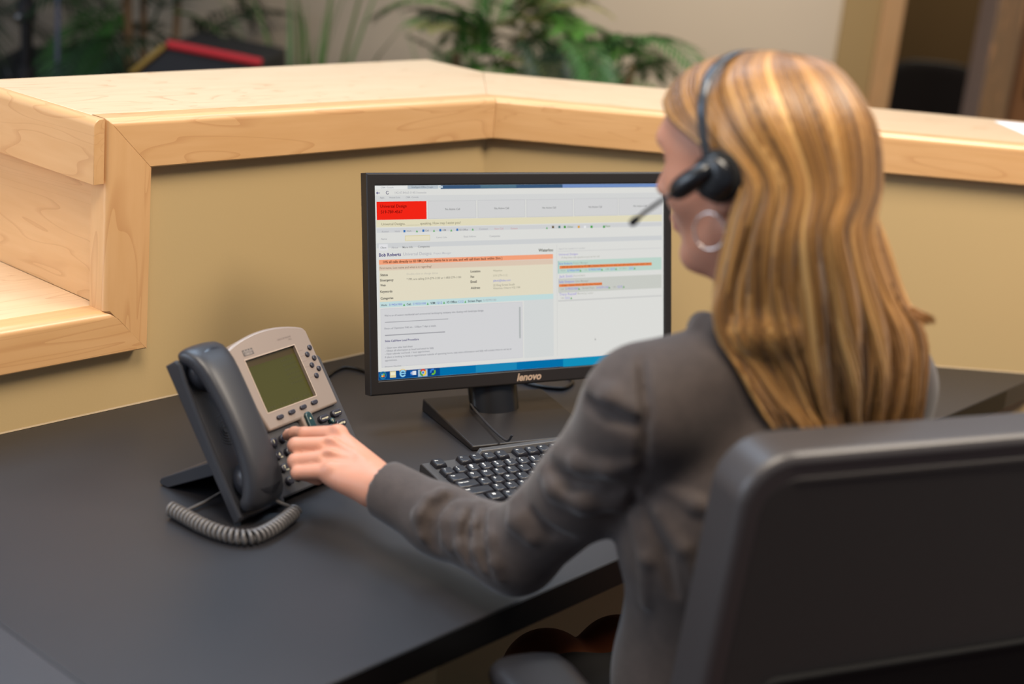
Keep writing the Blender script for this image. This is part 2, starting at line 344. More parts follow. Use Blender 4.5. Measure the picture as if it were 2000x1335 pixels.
# ------------------------------------------------------------------ desk
lam = material('black_laminate', rgb(38, 36, 38), 0.42, spec=0.5, noise=(7, 0.12), bump=(900, 0.05))
edge = material('black_edge_band', rgb(12, 11, 11), 0.45, spec=0.3)
DF = -0.7326                                    # front edge of the desk in frame 1
fr = meet(DF, 0)
def worktop(name, poly, label, mat_=None):
    root = empty(name, M1 @ Vector((sum(p[0] for p in poly) / len(poly), DF / 2, -DESK)), label, 'desk')
    MB().prism(poly, -0.0365, 0).build('worktop', mat_ or lam, root, M1, bevel=0.0012)
    return root
g = 0.0006
dsk = worktop('desk', [(0.686 + g, -0.002), (inner[0] - 0.001, -0.002), (fr[0] - 0.004, DF), (0.686 + g, DF)], 'black laminate corner desk under the phone, keyboard and monitor')
MB().box(0.686 + g, fr[0] - 0.15, DF - 0.002, DF, -0.0362, -0.0008).build('edge_band', edge, dsk, M1, bevel=0.0005)
MB().box(0.72, 0.745, DF + 0.12, -0.01, -DESK, -0.0365).build('support_panel', edge, dsk, M1)
MB().tube([(2.25, -0.55, -DESK), (2.25, -0.55, -0.0365)], 0.03, 16).build('leg', material('black_metal', rgb(18, 18, 18), 0.35, 0.6), dsk, M1, smooth=False)
d2_ = worktop('desk_return', [(-0.5, -0.002), (0.686 - g, -0.002), (0.686 - g, DF - 0.5), (-0.5, DF - 0.5)], 'black laminate desk return at the bottom left corner beyond the seam', material('sheen_laminate', rgb(52, 52, 56), 0.4, noise=(7, 0.1)))  # same laminate, its lighter reflection put into a paler colour
caulk = material('caulk', rgb(160, 138, 104), 0.5)
struct(MB().loft([[(s, -0.0018, 0.0), (s, 0.0, 0.0), (s, 0.0, 0.0018)] for s in (-0.5, inner[0] - 0.002)]).build('trim_3', caulk, None, M1), 'thin line of caulk where the long desk edge meets the beige wall', 'trim')
struct(MB().loft([[(s, -0.0018, 0.0), (s, 0.0, 0.0), (s, 0.0, 0.0018)] for s in (i2[0] + 0.002, conv(fr, M1, M2)[0] - 0.005)]).build('trim_4', caulk, None, M2), 'thin line of caulk where the desk meets the wing wall', 'trim')
MB().box(0.0, 0.025, DF, -0.01, -DESK, -0.0365).build('support_panel', edge, d2_, M1)

# ------------------------------------------------------------------ maple counter
mx_, mz_, my_ = maple('maple_along', 'x'), maple('maple_upright', 'z'), maple('maple_across', 'y')
lit_maple = maple('maple_lit_top', 'x', 1.0, ((220, 183, 142), (233, 199, 160)))  # same maple made paler, bright light on the tops put into its colour
NF, NB_ = -0.0227, 0.014                        # front and back of the nosing in frame 1
ZB, ZT = 0.341, 0.409
RR = 0.011
def nosing_profile(z0, z1, n0=NF, n1=NB_, r=RR):
    p = [(n1, z0), (n0 + 0.002, z0), (n0, z0 + 0.002)]
    for k in range(7):
        a = math.pi - k * math.pi / 12
        p.append((n0 + r + r * math.cos(a), z1 - r + r * math.sin(a)))
    p.append((n1, z1)); return p
ctr = empty('reception_counter', M1 @ Vector((1.5, 0.15, -DESK)), 'raised maple reception counter that turns a corner behind the monitor', 'counter')
def mitre_lo(z): return 1.150 - (z - ZB) * (0.058 / 0.0577)
prof = nosing_profile(ZB, ZT)
mi = lambda n: meet(n, n)[0]
left = [(mitre_lo(z), n, z) for n, z in prof]; right = [(mi(n), n, z) for n, z in prof]
MB().loft([left, right]).build('nosing', mx_, ctr, M1, smooth=False, bevel=0.0004, seg=1)
# wing nosing in frame 2
l2 = [(conv(meet(n, n), M1, M2)[0] + 0.0004, n, z) for n, z in prof]; r2 = [(2.4, n, z) for n, z in prof]
MB().loft([l2, r2]).build('nosing', mx_, ctr, M2, bevel=0.0004, seg=1)
# upright trim with a rounded left arris
up = []
def up_ring(zf):
    ring = []
    r = 0.008
    for k in range(6):
        a = math.pi + k * math.pi / 10
        ring.append((1.082 + r + r * math.cos(a), NF + r + r * math.sin(a)))
    ring += [(1.150, NF), (1.150, NB_), (1.082, NB_)]
    return [(s, n, zf(s)) for s, n in ring]
def shelf_mitre(s): return 0.088 + (1.150 - max(s, 1.093)) * (0.0625 / 0.057)
MB().loft([up_ring(shelf_mitre), up_ring(lambda s: min(ZB + (1.150 - s) * (0.0577 / 0.058), ZT - 0.001) - 0.0002)]).build('upright_trim', mz_, ctr, M1, bevel=0.0004, seg=1)
# top boards
ci = meet(NB_, NB_); co = (2.049, 0.2188)
back = lambda s: 0.298 + (s - 1.1158) * 0.0803
MB().prism([(1.0795, NB_), ci, co, (2.058, back(2.058)), (1.0795, back(1.0795))], ZT - 0.032, ZT).build('top_board', lit_maple, ctr, M1, bevel=0.001)
c2i, c2o = conv(ci, M1, M2), conv(co, M1, M2)
MB().prism([(c2i[0] + 0.0006, c2i[1]), (2.4, NB_), (2.4, c2o[1]), (c2o[0] + 0.0006, c2o[1])], ZT - 0.032, ZT).build('top_board', lit_maple, ctr, M2, bevel=0.001)
# end fascia and end panel of the raised part
p_end = []
for k in range(7):
    a = math.pi - k * math.pi / 12
    p_end.append((1.0635 + RR + RR * math.cos(a), ZT - RR + RR * math.sin(a)))
p_end = [(1.0635, 0.3235)] + p_end + [(1.0795, ZT), (1.0795, 0.3235)]
MB().loft([[(s, -0.020, z) for s, z in p_end], [(s, back(1.07), z) for s, z in p_end]]).build('end_fascia', my_, ctr, M1, bevel=0.0006, seg=1)
MB().box(1.095, 1.13, NB_ - 0.012, 0.45, 0.1505, ZT - 0.032).build('end_panel', my_, ctr, M1)
MB().box(1.0795, 1.095, NB_, 0.30, 0.36, ZT - 0.032).build('cleat', my_, ctr, M1)
# outer (public) side of the counter
MB().prism([(1.13, 0.22), (2.0, 0.22), (2.0, 0.24), (1.13, 0.24)], -DESK, ZT - 0.032).build('outer_panel', my_, ctr, M1)
MB().prism([(c2o[0], 0.20), (2.4, 0.20), (2.4, 0.22), (c2o[0], 0.22)], -DESK, ZT - 0.032).build('outer_panel', my_, ctr, M2)
# lower shelf at the left
ZS0, ZS1 = 0.088, 0.1505
shf = empty('counter_shelf', M1 @ Vector((0.6, 0.15, -DESK)), 'lower maple shelf left of the raised counter, at the left edge', 'shelf')
pr = nosing_profile(ZS0, ZS1)
MB().loft([[(-0.6, n, z) for n, z in pr], [(1.150 - (z - ZS0) * (0.057 / 0.0625) - 0.0003, n, z) for n, z in pr]]).build('nosing', mx_, shf, M1, bevel=0.0004, seg=1)
MB().prism([(-0.6, NB_), (1.0945, NB_), (1.0945, 0.45), (-0.6, 0.45)], ZS1 - 0.03, ZS1).build('shelf_board', lit_maple, shf, M1, bevel=0.001)
MB().prism([(-0.6, 0.45), (1.13, 0.45), (1.13, 0.47), (-0.6, 0.47)], -DESK, ZS1).build('back_panel', my_, shf, M1)
# sheet of paper on the wing
pp = [(1.1027, 0.275), (1.1027, 0.02), (1.32, 0.02), (1.32, 0.275)]
o = MB().prism(pp, ZT, ZT + 0.0006).build('paper_sheet', material('white_paper', rgb(236, 232, 236), 0.6), None, M2)
tag(o, 'white sheet of paper lying on the counter wing at the right edge', 'paper')
# ------------------------------------------------------------------ monitor
plastic = material('black_plastic', rgb(34, 30, 29), 0.42, spec=0.35, bump=(1500, 0.04))
plastic2 = material('black_gloss_plastic', rgb(14, 14, 16), 0.3, spec=0.5)
YM, TM = 0.52258, 0.22554
exm = Vector((math.cos(YM), math.sin(YM), 0)); nm = Vector((math.sin(YM), -math.cos(YM), 0))
ezm = math.cos(TM) * Vector((0, 0, 1)) - math.sin(TM) * nm; nnm = exm.cross(ezm)
TLm = Vector((-0.2085, 1.9826, 0.3359 + DESK))
MM = Matrix(((exm.x, ezm.x, nnm.x, TLm.x), (exm.y, ezm.y, nnm.y, TLm.y), (exm.z, ezm.z, nnm.z, TLm.z), (0, 0, 0, 1)))
SW, SH = 0.4766, 0.2681
en_m = Vector((-math.sin(YM), math.cos(YM), 0))
mc = Vector((TLm.x, TLm.y, DESK)) + exm * 0.2383
MBASE = Matrix(((exm.x, en_m.x, 0, mc.x), (exm.y, en_m.y, 0, mc.y), (0, 0, 1, mc.z), (0, 0, 0, 1)))
mon = empty('monitor', (mc.x, mc.y, DESK), 'black flat screen monitor showing a call console, standing on the desk', 'monitor')
L_, R_b, T_, B_ = 0.0135, 0.0135, 0.0175, 0.021
def ring4(x0, x1, y0, y1, z): return [(x0, y0, z), (x1, y0, z), (x1, y1, z), (x0, y1, z)]
fz = 0.004
def bar(poly, z0, z1): return MB().prism(poly, z0, z1)
X0, X1, Y0, Y1 = -L_, SW + R_b, -SH - B_, T_
bz = MB()
bz.loft([ring4(X0, X1, Y0, Y1, -0.016), ring4(X0, X1, Y0, Y1, 0.002), ring4(X0 + 0.002, X1 - 0.002, Y0 + 0.002, Y1 - 0.002, fz),
         ring4(-0.0012, SW + 0.0012, -SH - 0.0012, 0.0012, fz - 0.0004), ring4(-0.0006, SW + 0.0006, -SH - 0.0006, 0.0006, -0.002)], cap=False)
bezel = bz.build('bezel', plastic, mon, MM, bevel=0.0008)
MB().loft([ring4(X0, X1, Y0, Y1, -0.016), ring4(X0 + 0.004, X1 - 0.004, Y0 + 0.004, Y1 - 0.004, -0.022), ring4(0.05, SW - 0.05, -SH + 0.03, -0.03, -0.045)]).build('back_housing', plastic, mon, MM, bevel=0.003)
# stand: wedge base and column
bx0, bx1, by0, by1 = -0.138, 0.062, -0.165, 0.0
MB().add([(bx0, by0, 0), (bx1, by0, 0), (bx1, by1, 0), (bx0, by1, 0), (bx0, by0, 0.008), (bx1, by0, 0.008), (bx1, by1, 0.019), (bx0, by1, 0.019)],
         [(0, 3, 2, 1), (4, 5, 6, 7), (0, 1, 5, 4), (1, 2, 6, 5), (2, 3, 7, 6), (3, 0, 4, 7)]).build('stand_base', plastic, mon, MBASE, bevel=0.002)
ck = []
for z, sc, yo in ((0.012, 1.0, 0), (0.06, 1.0, 0.02), (0.12, 1.0, 0.05), (0.19, 1.0, 0.085)):
    ck.append([(-0.045 + 0.039 * sc * math.cos(t), -0.052 + yo + 0.022 * sc * math.sin(t), z) for t in [2 * math.pi * k / 24 for k in range(24)]])
MB().loft(ck).build('stand_column', plastic2, mon, MBASE, smooth=False, bevel=0.001)
# lit screen and everything shown on it
def glow(name, c, s=0.88):
    if name in MATS: return MATS[name]
    m = bpy.data.materials.new(name); m.use_nodes = True; nt = m.node_tree; nt.nodes.remove(nt.nodes['Principled BSDF'])
    e = nt.nodes.new('ShaderNodeEmission'); e.inputs[0].default_value = c; e.inputs[1].default_value = s
    nt.links.new(e.outputs[0], nt.nodes['Material Output'].inputs[0]); MATS[name] = m
    return m
scr = MB().add([(0, -SH, 0), (SW, -SH, 0), (SW, 0, 0), (0, 0, 0)], [(0, 1, 2, 3)]).build('screen', glow('screen_white', rgb(232, 232, 228)), mon, MM)
tag(scr, 'lit screen with a white call console window')
by = {}
for x0, y0, x1, y1, c, lay in SCREEN_RECTS:
    z = 0.0001 * lay
    by.setdefault((c, lay), MB()).add([(x0 / 1e3, -y1 / 1e3, z), (x1 / 1e3, -y1 / 1e3, z), (x1 / 1e3, -y0 / 1e3, z), (x0 / 1e3, -y0 / 1e3, z)], [(0, 1, 2, 3)])
for (c, lay), mb in by.items():
    tag(mb.build('screen_panel', glow('screen_%d_%d_%d' % c, rgb(*c)), scr, MM), kind='stuff')
by = {}
for s, u, v, wd, c, bold in SCREEN_TEXT:
    vv, ff = text_fit(s, width=wd / 1e3, bold=0.022 if bold else 0.006)
    by.setdefault(c, MB()).add([(u / 1e3 + x, -v / 1e3 + y, 0.0006) for x, y in vv], ff)
for c, mb in by.items(): tag(mb.build('screen_lettering', glow('screen_%d_%d_%d' % c, rgb(*c)), scr, MM), kind='stuff')
tr = MB()
for u, v in SCREEN_TRIANGLES:
    u /= 1e3; v /= 1e3; tr.add([(u - 0.0016, -v - 0.0016, 0.0006), (u + 0.0016, -v - 0.0016, 0.0006), (u, -v + 0.0018, 0.0006)], [(0, 1, 2)])
tag(tr.build('screen_icon', glow('screen_green', rgb(90, 175, 90)), scr, MM), kind='stuff')
def disc(u, v, r, c, z=0.0006, a0=0, a1=360, r0=0):
    u /= 1e3; v /= 1e3; n = 20
    A = [math.radians(a0 + (a1 - a0) * k / n) for k in range(n + 1)]
    p = [(u + r * math.cos(t), -v + r * math.sin(t), z) for t in A]
    mb = MB()
    if r0: mb.add(p + [(u + r0 * math.cos(t), -v + r0 * math.sin(t), z) for t in A[::-1]], [(k, k + 1, 2 * n + 1 - k - 1, 2 * n + 1 - k) for k in range(n)])
    else: mb.add([(u, -v, z)] + p, [(0, k + 1, k + 2) for k in range(n)])
    mb.build('screen_icon', glow('screen_%d_%d_%d' % c, rgb(*c)), scr, MM)
I = SCREEN_ICONS
u, v = I['orb']; disc(u, v, 0.0055, (40, 130, 170)); disc(u, v, 0.0042, (20, 80, 140), 0.0007)
for q, c in enumerate(((120, 190, 80), (230, 110, 60), (90, 170, 230), (240, 200, 80))): disc(u + (-1, -1, 1, 1)[q] * -1.2, v + (1, -1, 1, -1)[q] * -1.2, 0.0014, c, 0.0008)
u, v = I['chrome']
for a0, c in ((90, (219, 80, 62)), (210, (80, 165, 90)), (330, (245, 205, 70))): disc(u, v, 0.0052, c, 0.0007, a0 - 60, a0 + 60)
disc(u, v, 0.0025, (240, 240, 240), 0.0008); disc(u, v, 0.0019, (80, 140, 220), 0.0009)
u, v = I['ie']; disc(u, v, 0.005, (150, 215, 245), 0.0007, 20, 330, 0.0028); MB().add([(u / 1e3 - 0.004, -v / 1e3 - 0.0007, 0.0008), (u / 1e3 + 0.0045, -v / 1e3 - 0.0007, 0.0008), (u / 1e3 + 0.0045, -v / 1e3 + 0.0009, 0.0008), (u / 1e3 - 0.004, -v / 1e3 + 0.0009, 0.0008)], [(0, 1, 2, 3)]).build('screen_icon', glow('screen_150_215_245', rgb(150, 215, 245)), scr, MM)
disc(u, v, 0.0063, (240, 200, 90), 0.00075, 30, 150, 0.0055)
u, v = I['swirl']; disc(u, v, 0.0045, (60, 130, 220), 0.0007, 60, 200, 0.002); disc(u, v, 0.0045, (110, 190, 60), 0.0007, 240, 400, 0.002)
def srect(u, v, w_, h_, c, z=0.0007):
    u /= 1e3; v /= 1e3
    MB().add([(u - w_, -v - h_, z), (u + w_, -v - h_, z), (u + w_, -v + h_, z), (u - w_, -v + h_, z)], [(0, 1, 2, 3)]).build('screen_icon', glow('screen_%d_%d_%d' % c, rgb(*c)), scr, MM)
u, v = I['folder']; srect(u, v, 0.0045, 0.0045, (236, 222, 170)); srect(u, v - 1, 0.0035, 0.002, (250, 244, 214), 0.0008)
u, v = I['mail']; srect(u + 1.5, v, 0.003, 0.0028, (235, 240, 248)); srect(u - 2.5, v, 0.0024, 0.0034, (20, 100, 190)); disc(u - 2.5, v, 0.0016, (240, 244, 250), 0.0009, 0, 360, 0.0009)
u, v = I['back']; srect(u + 0.5, v, 0.0022, 0.0005, (80, 72, 130)); MB().add([(u / 1e3 - 0.003, -v / 1e3, 0.0007), (u / 1e3 - 0.0005, -v / 1e3 - 0.002, 0.0007), (u / 1e3 - 0.0005, -v / 1e3 + 0.002, 0.0007)], [(0, 1, 2)]).build('screen_icon', glow('screen_80_72_130', rgb(80, 72, 130)), scr, MM)
u, v = I['reload']; disc(u, v, 0.0024, (96, 92, 120), 0.0007, 40, 340, 0.0016)
u, v = I['mouse']; MB().add([(u / 1e3, -v / 1e3, 0.0007), (u / 1e3 + 0.002, -v / 1e3 - 0.003, 0.0007), (u / 1e3, -v / 1e3 - 0.0036, 0.0007)], [(0, 1, 2)]).build('screen_icon', glow('screen_150_150_150', rgb(150, 150, 150)), scr, MM)
# maker's name on the lower bezel
vv, ff = text_fit('lenovo', width=0.041, bold=0.035, shear=0.25, res=4)
MB().add([(0.2165 + x, -SH - 0.0105 + y, fz + 0.0003) for x, y in vv], ff).build('logo', material('logo_silver', rgb(196, 170, 146), 0.35, 0.3), mon, MM)

def cable(name, pts, r, mat, label, n=60):
    P = [Vector(p) for p in pts]
    out = []
    for i in range(len(P) - 1):
        p0, p1, p2, p3 = P[max(i - 1, 0)], P[i], P[i + 1], P[min(i + 2, len(P) - 1)]
        for k in range(8):
            t = k / 8; out.append(0.5 * ((2 * p1) + (-p0 + p2) * t + (2 * p0 - 5 * p1 + 4 * p2 - p3) * t * t + (-p0 + 3 * p1 - 3 * p2 + p3) * t ** 3))
    out.append(P[-1])
    o = MB().tube([p + Vector((0, 0, DESK)) for p in out], r, 8).build(name, mat, None, smooth=True)
    return tag(o, label, 'cable') if label else (o, out)
cblk = material('cable_black', rgb(16, 15, 15), 0.4)
cable('phone_cable', [(-0.335, 2.03, 0.003), (-0.29, 2.09, 0.003), (-0.2753, 2.1334, 0.003), (-0.2695, 2.158, 0.003), (-0.257, 2.1827, 0.003), (-0.2386, 2.1836, 0.003), (-0.2213, 2.1738, 0.003), (-0.2, 2.1654, 0.003), (-0.15, 2.16, 0.003)], 0.0028, cblk, 'black network cable on the desk between phone and monitor')
cable('video_cable', [(-0.02, 2.24, 0.003), (0.02, 2.205, 0.003), (0.0468, 2.1898, 0.003), (0.067, 2.1862, 0.003), (0.0855, 2.1896, 0.003), (0.097, 2.2083, 0.003), (0.1021, 2.2329, 0.003), (0.09, 2.28, 0.003)], 0.003, cblk, 'black cable looping on the desk behind the monitor stand')

# ------------------------------------------------------------------ keyboard
KY = math.radians(33.39); KT = math.atan(0.084)
MK0 = Matrix.Translation((-0.048, 1.7574, DESK)) @ Matrix.Rotation(KY, 4, 'Z')
MKK = MK0 @ Matrix.Translation((0, 0, 0.028)) @ Matrix.Rotation(KT, 4, 'X')
kbd = empty('keyboard', (-0.048, 1.7574, DESK), 'black desktop keyboard in front of the monitor, half hidden by the sleeve', 'keyboard')
kcase = material('keyboard_case', rgb(60, 58, 58), 0.38, spec=0.45)
kkey = material('keyboard_key', rgb(26, 26, 32), 0.38, spec=0.45, bump=(2500, 0.05))
kleg = material('keyboard_legend', rgb(232, 230, 224), 0.5)
U = 0.01905
def ctop(y): return 0.0215 + 0.084 * y
x0, x1 = -0.0385, 0.412
prof = [(-0.0885, 0.001), (-0.0885, ctop(-0.0885) - 0.001), (-0.0865, ctop(-0.0865)), (0.036, ctop(0.036)), (0.041, ctop(0.041) - 0.003), (0.041, 0.001)]
MB().loft([[(x0, y, z) for y, z in prof], [(x1, y, z) for y, z in prof]]).build('case', kcase, kbd, MK0, bevel=0.0016)
# raised back rail that starts beyond F3
rp = [(0.033, ctop(0.033)), (0.037, ctop(0.037) + 0.007), (0.0435, ctop(0.041) + 0.008), (0.0455, 0.006), (0.041, 0.002)]
rr = [[(0.043, 0.0335, ctop(0.033)), (0.043, 0.036, ctop(0.036)), (0.043, 0.0405, ctop(0.04)), (0.043, 0.0415, 0.006), (0.043, 0.041, 0.002)]]
MB().loft([rr[0], [(0.052, y, z) for y, z in rp], [(x1 - 0.003, y, z) for y, z in rp]]).build('back_rail', kcase, kbd, MK0, bevel=0.001)
MB().box(x0 + 0.01, x1 - 0.01, -0.08, 0.035, 0.0, 0.002).build('rubber_foot', plastic2, kbd, MK0)
kmesh = {}
def keymesh(wu, hu=1):
    if (wu, hu) in kmesh: return kmesh[(wu, hu)]
    w_ = wu * U / 2 - 0.0006; h_ = hu * U / 2 - 0.0006
    b = MB().loft([ring4(-w_, w_, -h_, h_, -0.0085), ring4(-w_ + 0.0012, w_ - 0.0012, -h_ + 0.001, h_ - 0.0006, -0.0035), ring4(-w_ + 0.0024, w_ - 0.0024, -h_ + 0.0024, h_ - 0.0011, -0.0004), ring4(-w_ + 0.0032, w_ - 0.0032, -h_ + 0.0034, h_ - 0.0018, 0.0)])
    me = bpy.data.meshes.new('key'); me.from_pydata([tuple(p) for p in b.v], [], b.f); me.update()
    bm = bmesh.new(); bm.from_mesh(me); bmesh.ops.recalc_face_normals(bm, faces=bm.faces); bm.to_mesh(me); bm.free()
    me.materials.append(kkey)
    for p in me.polygons: p.use_smooth = True
    me.set_sharp_from_angle(angle=math.radians(50))
    kmesh[(wu, hu)] = me
    return me
def key(x, row_y, wu, leg=None, hu=1, second=None):
    M = MKK @ Matrix.Translation((x * U, row_y, 0))
    o = bpy.data.objects.new('key', keymesh(wu, hu)); link(o, kbd, M)
    if leg:
        small = len(leg) > 1
        vv, ff = text_fit(leg, height=0.0024 if small else 0.0036, bold=0.025)
        lx = -wu * U / 2 + 0.0045; mb = MB()
        mb.add([(lx + a, (0.0028 if not second else -0.001) + b_, 0.0002) for a, b_ in vv], ff)
        if second:
            vv, ff = text_fit(second, height=0.0032, bold=0.025); mb.add([(lx + a, 0.004 + b_, 0.0002) for a, b_ in vv], ff)
        mb.build('legend', kleg, o, M)
RY = {-1: 0.0248, 0: 0.0, 1: -U, 2: -2 * U, 3: -3 * U, 4: -4 * U}
key(-1, RY[-1], 1, 'Esc')
for i in range(12): key((1, 2, 3, 4, 5.5, 6.5, 7.5, 8.5, 10, 11, 12, 13)[i], RY[-1], 1, 'F%d' % (i + 1))
for i, (a, s) in enumerate(zip('`1234567890-=', '~!@#$%^&*()_+')): key(i - 1, 0, 1, a, second=s)
key(12.5, 0, 2, 'Backspace')
key(-0.75, RY[1], 1.5, 'Tab')
for i, a in enumerate('QWERTYUIOP[]'): key(0.5 + i, RY[1], 1, a)
key(12.75, RY[1], 1.5, '\\')
key(-0.625, RY[2], 1.75, 'Caps Lock')
for i, a in enumerate("ASDFGHJKL;'"): key(0.75 + i, RY[2], 1, a)
key(12.375, RY[2], 2.25, 'Enter')
key(-0.375, RY[3], 2.25, 'Shift')
for i, a in enumerate('ZXCVBNM,./'): key(1.25 + i, RY[3], 1, a)
key(12.125, RY[3], 2.75, 'Shift')
for x, wd, a in ((-0.875, 1.25, 'Ctrl'), (0.375, 1.25, None), (1.625, 1.25, 'Alt'), (5.375, 6.25, None), (9.125, 1.25, 'Alt'), (10.375, 1.25, None), (11.625, 1.25, None), (12.875, 1.25, 'Ctrl')): key(x, RY[4], wd, a)
Mw = MKK @ Matrix.Translation((0.375 * U, RY[4], 0))
wn = MB()
for a in (0, 1):
    for b_ in (0, 1): wn.add([(-0.0035 + a * 0.0022, 0.001 + b_ * 0.0022, 0.0002), (-0.0017 + a * 0.0022, 0.001 + b_ * 0.0022, 0.0002), (-0.0017 + a * 0.0022, 0.0028 + b_ * 0.0022, 0.0002), (-0.0035 + a * 0.0022, 0.0028 + b_ * 0.0022, 0.0002)], [(0, 1, 2, 3)])
wn.build('legend', kleg, kbd, Mw)
for c in range(3):
    for r, y in ((0, 0), (1, RY[1])): key(14.25 + c, y, 1)
    key(14.25 + c, RY[4], 1)
key(15.25, RY[3], 1)
for r in range(4):
    for c in range(3): key(17.6 + c, RY[r], 1)
for c in range(3): key(17.6 + c, RY[4], 1)
for r in range(5): key(20.6, RY[r], 1)
# its cord
kx = [(0.0130, 1.8885, 0.030), (0.0124, 1.8897, 0.028), (0.0064, 1.9018, 0.0165), (-0.0129, 1.9388, 0.0155), (-0.033, 1.9792, 0.0185), (-0.049, 2.0159, 0.022), (-0.0538, 2.0346, 0.03), (-0.060, 2.062, 0.05), (-0.066, 2.10, 0.075)]
o, _ = cable('cord', kx, 0.0017, material('cord_black', rgb(46, 46, 50), 0.3), None)
o.parent = kbd; o.matrix_parent_inverse = WM[kbd.name].inverted()

# ------------------------------------------------------------------ desk phone
pex = Vector((0.5, 0.8660254, 0)); pu = Vector((-0.49673, 0.28679, 0.81915)); pn = pex.cross(pu)
pBL = Vector((-0.29621, 1.57128, 0.012 + DESK))
MP = Matrix(((pex.x, pu.x, pn.x, pBL.x), (pex.y, pu.y, pn.y, pBL.y), (pex.z, pu.z, pn.z, pBL.z), (0, 0, 0, 1)))
pnb = Vector((-0.8660254, 0.5, 0))
MPF = Matrix(((pex.x, pnb.x, 0, pBL.x), (pex.y, pnb.y, 0, pBL.y), (0, 0, 1, DESK), (0, 0, 0, 1)))
ph = empty('desk_phone', (pBL.x - 0.03, pBL.y + 0.15, DESK), 'charcoal and silver office desk phone with a handset and small green display', 'phone')
pdark = material('phone_charcoal', rgb(62, 60, 62), 0.42, spec=0.45, bump=(1800, 0.05))
pslate = material('phone_slate', rgb(46, 46, 50), 0.4, spec=0.5)
psil = material('phone_silver', rgb(160, 143, 131), 0.34, 0.45, noise=(5, 0.03))
pbtn = material('phone_button', rgb(44, 42, 50), 0.35, spec=0.5)
pgrn = material('phone_green_button', rgb(24, 52, 54), 0.3)
pink = material('phone_print', rgb(214, 204, 170), 0.5)
# main body: dial plate on the right, cradle on the left
MB().prism([(0.078, 0.0), (0.2505, -0.002), (0.2495, 0.045), (0.2475, 0.150), (0.2405, 0.156), (0.2335, 0.150), (0.2335, 0.18), (0.078, 0.18)], -0.030, 0.0).build('dial_plate', pdark, ph, MP, bevel=0.0025)
cr = MB()
def crs(b_, z): return [(0.0, b_, -0.010), (0.0, b_, 0.001 + z), (0.003, b_, 0.004 + z), (0.012, b_, 0.0 + z * 0.3), (0.062, b_, -0.004 + z * 0.3), (0.072, b_, 0.004), (0.079, b_, 0.003), (0.079, b_, -0.020)]
cr.loft([crs(-0.004, -0.004), crs(0.0, 0.0), crs(0.02, 0.0), crs(0.10, 0.002), crs(0.17, 0.006), crs(0.19, 0.010), crs(0.198, 0.006)])
cr.build('cradle', pslate, ph, MP, bevel=0.0015)
g_ = MB()
for k in range(5):
    r = 0.004 + k * 0.0035; pts = [(0.040 + r * math.cos(t), 0.103 + r * math.sin(t), 0.0005 - 0.0018) for t in [2 * math.pi * j / 28 for j in range(29)]]
    g_.tube(pts, 0.0008, 5, False)
g_.build('speaker_grille', material('grille', rgb(40, 36, 36), 0.5), ph, MP, smooth=True)
# silver panel around the display, arched on top, with a bay for the rocker
W0, W1 = 0.0835, 0.2340
def silver(z): return [(0.0985, 0.0812, z), (0.1590, 0.0820, z), (0.1600, 0.060, z), (0.1800, 0.060, z), (0.1815, 0.0838, z), (W1 + 0.0012, 0.0845, z), (W1, 0.187, z)] + \
    [(W1 - 0.004 - (W1 - W0 - 0.008) * k / 12, 0.1915 + 0.012 * math.sin(math.pi * k / 12) ** 0.8 + 0.001, z) for k in range(13)] + [(W0, 0.187, z), (0.0840, 0.15, z)]
# opening for the display
dx0, dx1, dy0, dy1 = 0.1075, 0.2010, 0.1035, 0.1735
sil_o = MB().prism([(p[0], p[1]) for p in silver(0)], -0.026, 0.0075)
so = sil_o.build('silver_panel', psil, ph, MP, bevel=0.003, seg=3)
cut = MB().box(dx0, dx1, dy0, dy1, 0.003, 0.02).build('cutter', None)
bo = so.modifiers.new('cut', 'BOOLEAN'); bo.operation = 'DIFFERENCE'; bo.object = cut; bo.solver = 'EXACT'
so.modifiers.move(1, 0)
cut.matrix_basis = MP
dg = bpy.context.evaluated_depsgraph_get(); me2 = bpy.data.meshes.new_from_object(so.evaluated_get(dg)); so.modifiers.clear()
so.data = me2; bpy.data.objects.remove(cut)
dsp = MB().box(dx0 + 0.0003, dx1 - 0.0003, dy0 + 0.0003, dy1 - 0.0003, 0.0031, 0.0034).build('display', material('lcd_olive', rgb(64, 62, 26), 0.18, spec=0.6, emit=(rgb(70, 70, 24), 0.02)), ph, MP)
lcd = material('lcd_dark', rgb(62, 50, 22), 0.3)
MB().box(dx0 + 0.001, dx1 - 0.001, dy1 - 0.009, dy1 - 0.001, 0.0034, 0.00345).build('header_bar', lcd, dsp, MP)
tb = MB(); lr = random.Random(3)
for k in range(6):
    yy = dy1 - 0.014 - k * 0.0062; xx = dx1 - 0.030
    while xx < dx1 - 0.006:
        wd = lr.uniform(0.0015, 0.0045); tb.box(xx, xx + wd, yy - 0.0011, yy + 0.0011, 0.0034, 0.00345); xx += wd + 0.0012
xx = dx0 + 0.008
for k in range(4):
    for j in range(3): tb.box(xx + j * 0.005, xx + j * 0.005 + 0.004, dy0 + 0.0035, dy0 + 0.0058, 0.0034, 0.00345)
    xx += 0.0225
tb.build('display_marks', material('lcd_marks', rgb(58, 56, 22), 0.3), dsp, MP)
fr_ = MB(); e = 0.0012
for a0, a1, b0, b1 in ((dx0 - e, dx1 + e, dy1, dy1 + e), (dx0 - e, dx1 + e, dy0 - e, dy0), (dx0 - e, dx0, dy0, dy1), (dx1, dx1 + e, dy0, dy1)): fr_.box(a0, a1, b0, b1, 0.0074, 0.0078)
fr_.build('display_rim', material('rim_light', rgb(196, 174, 156), 0.3, 0.3), ph, MP)
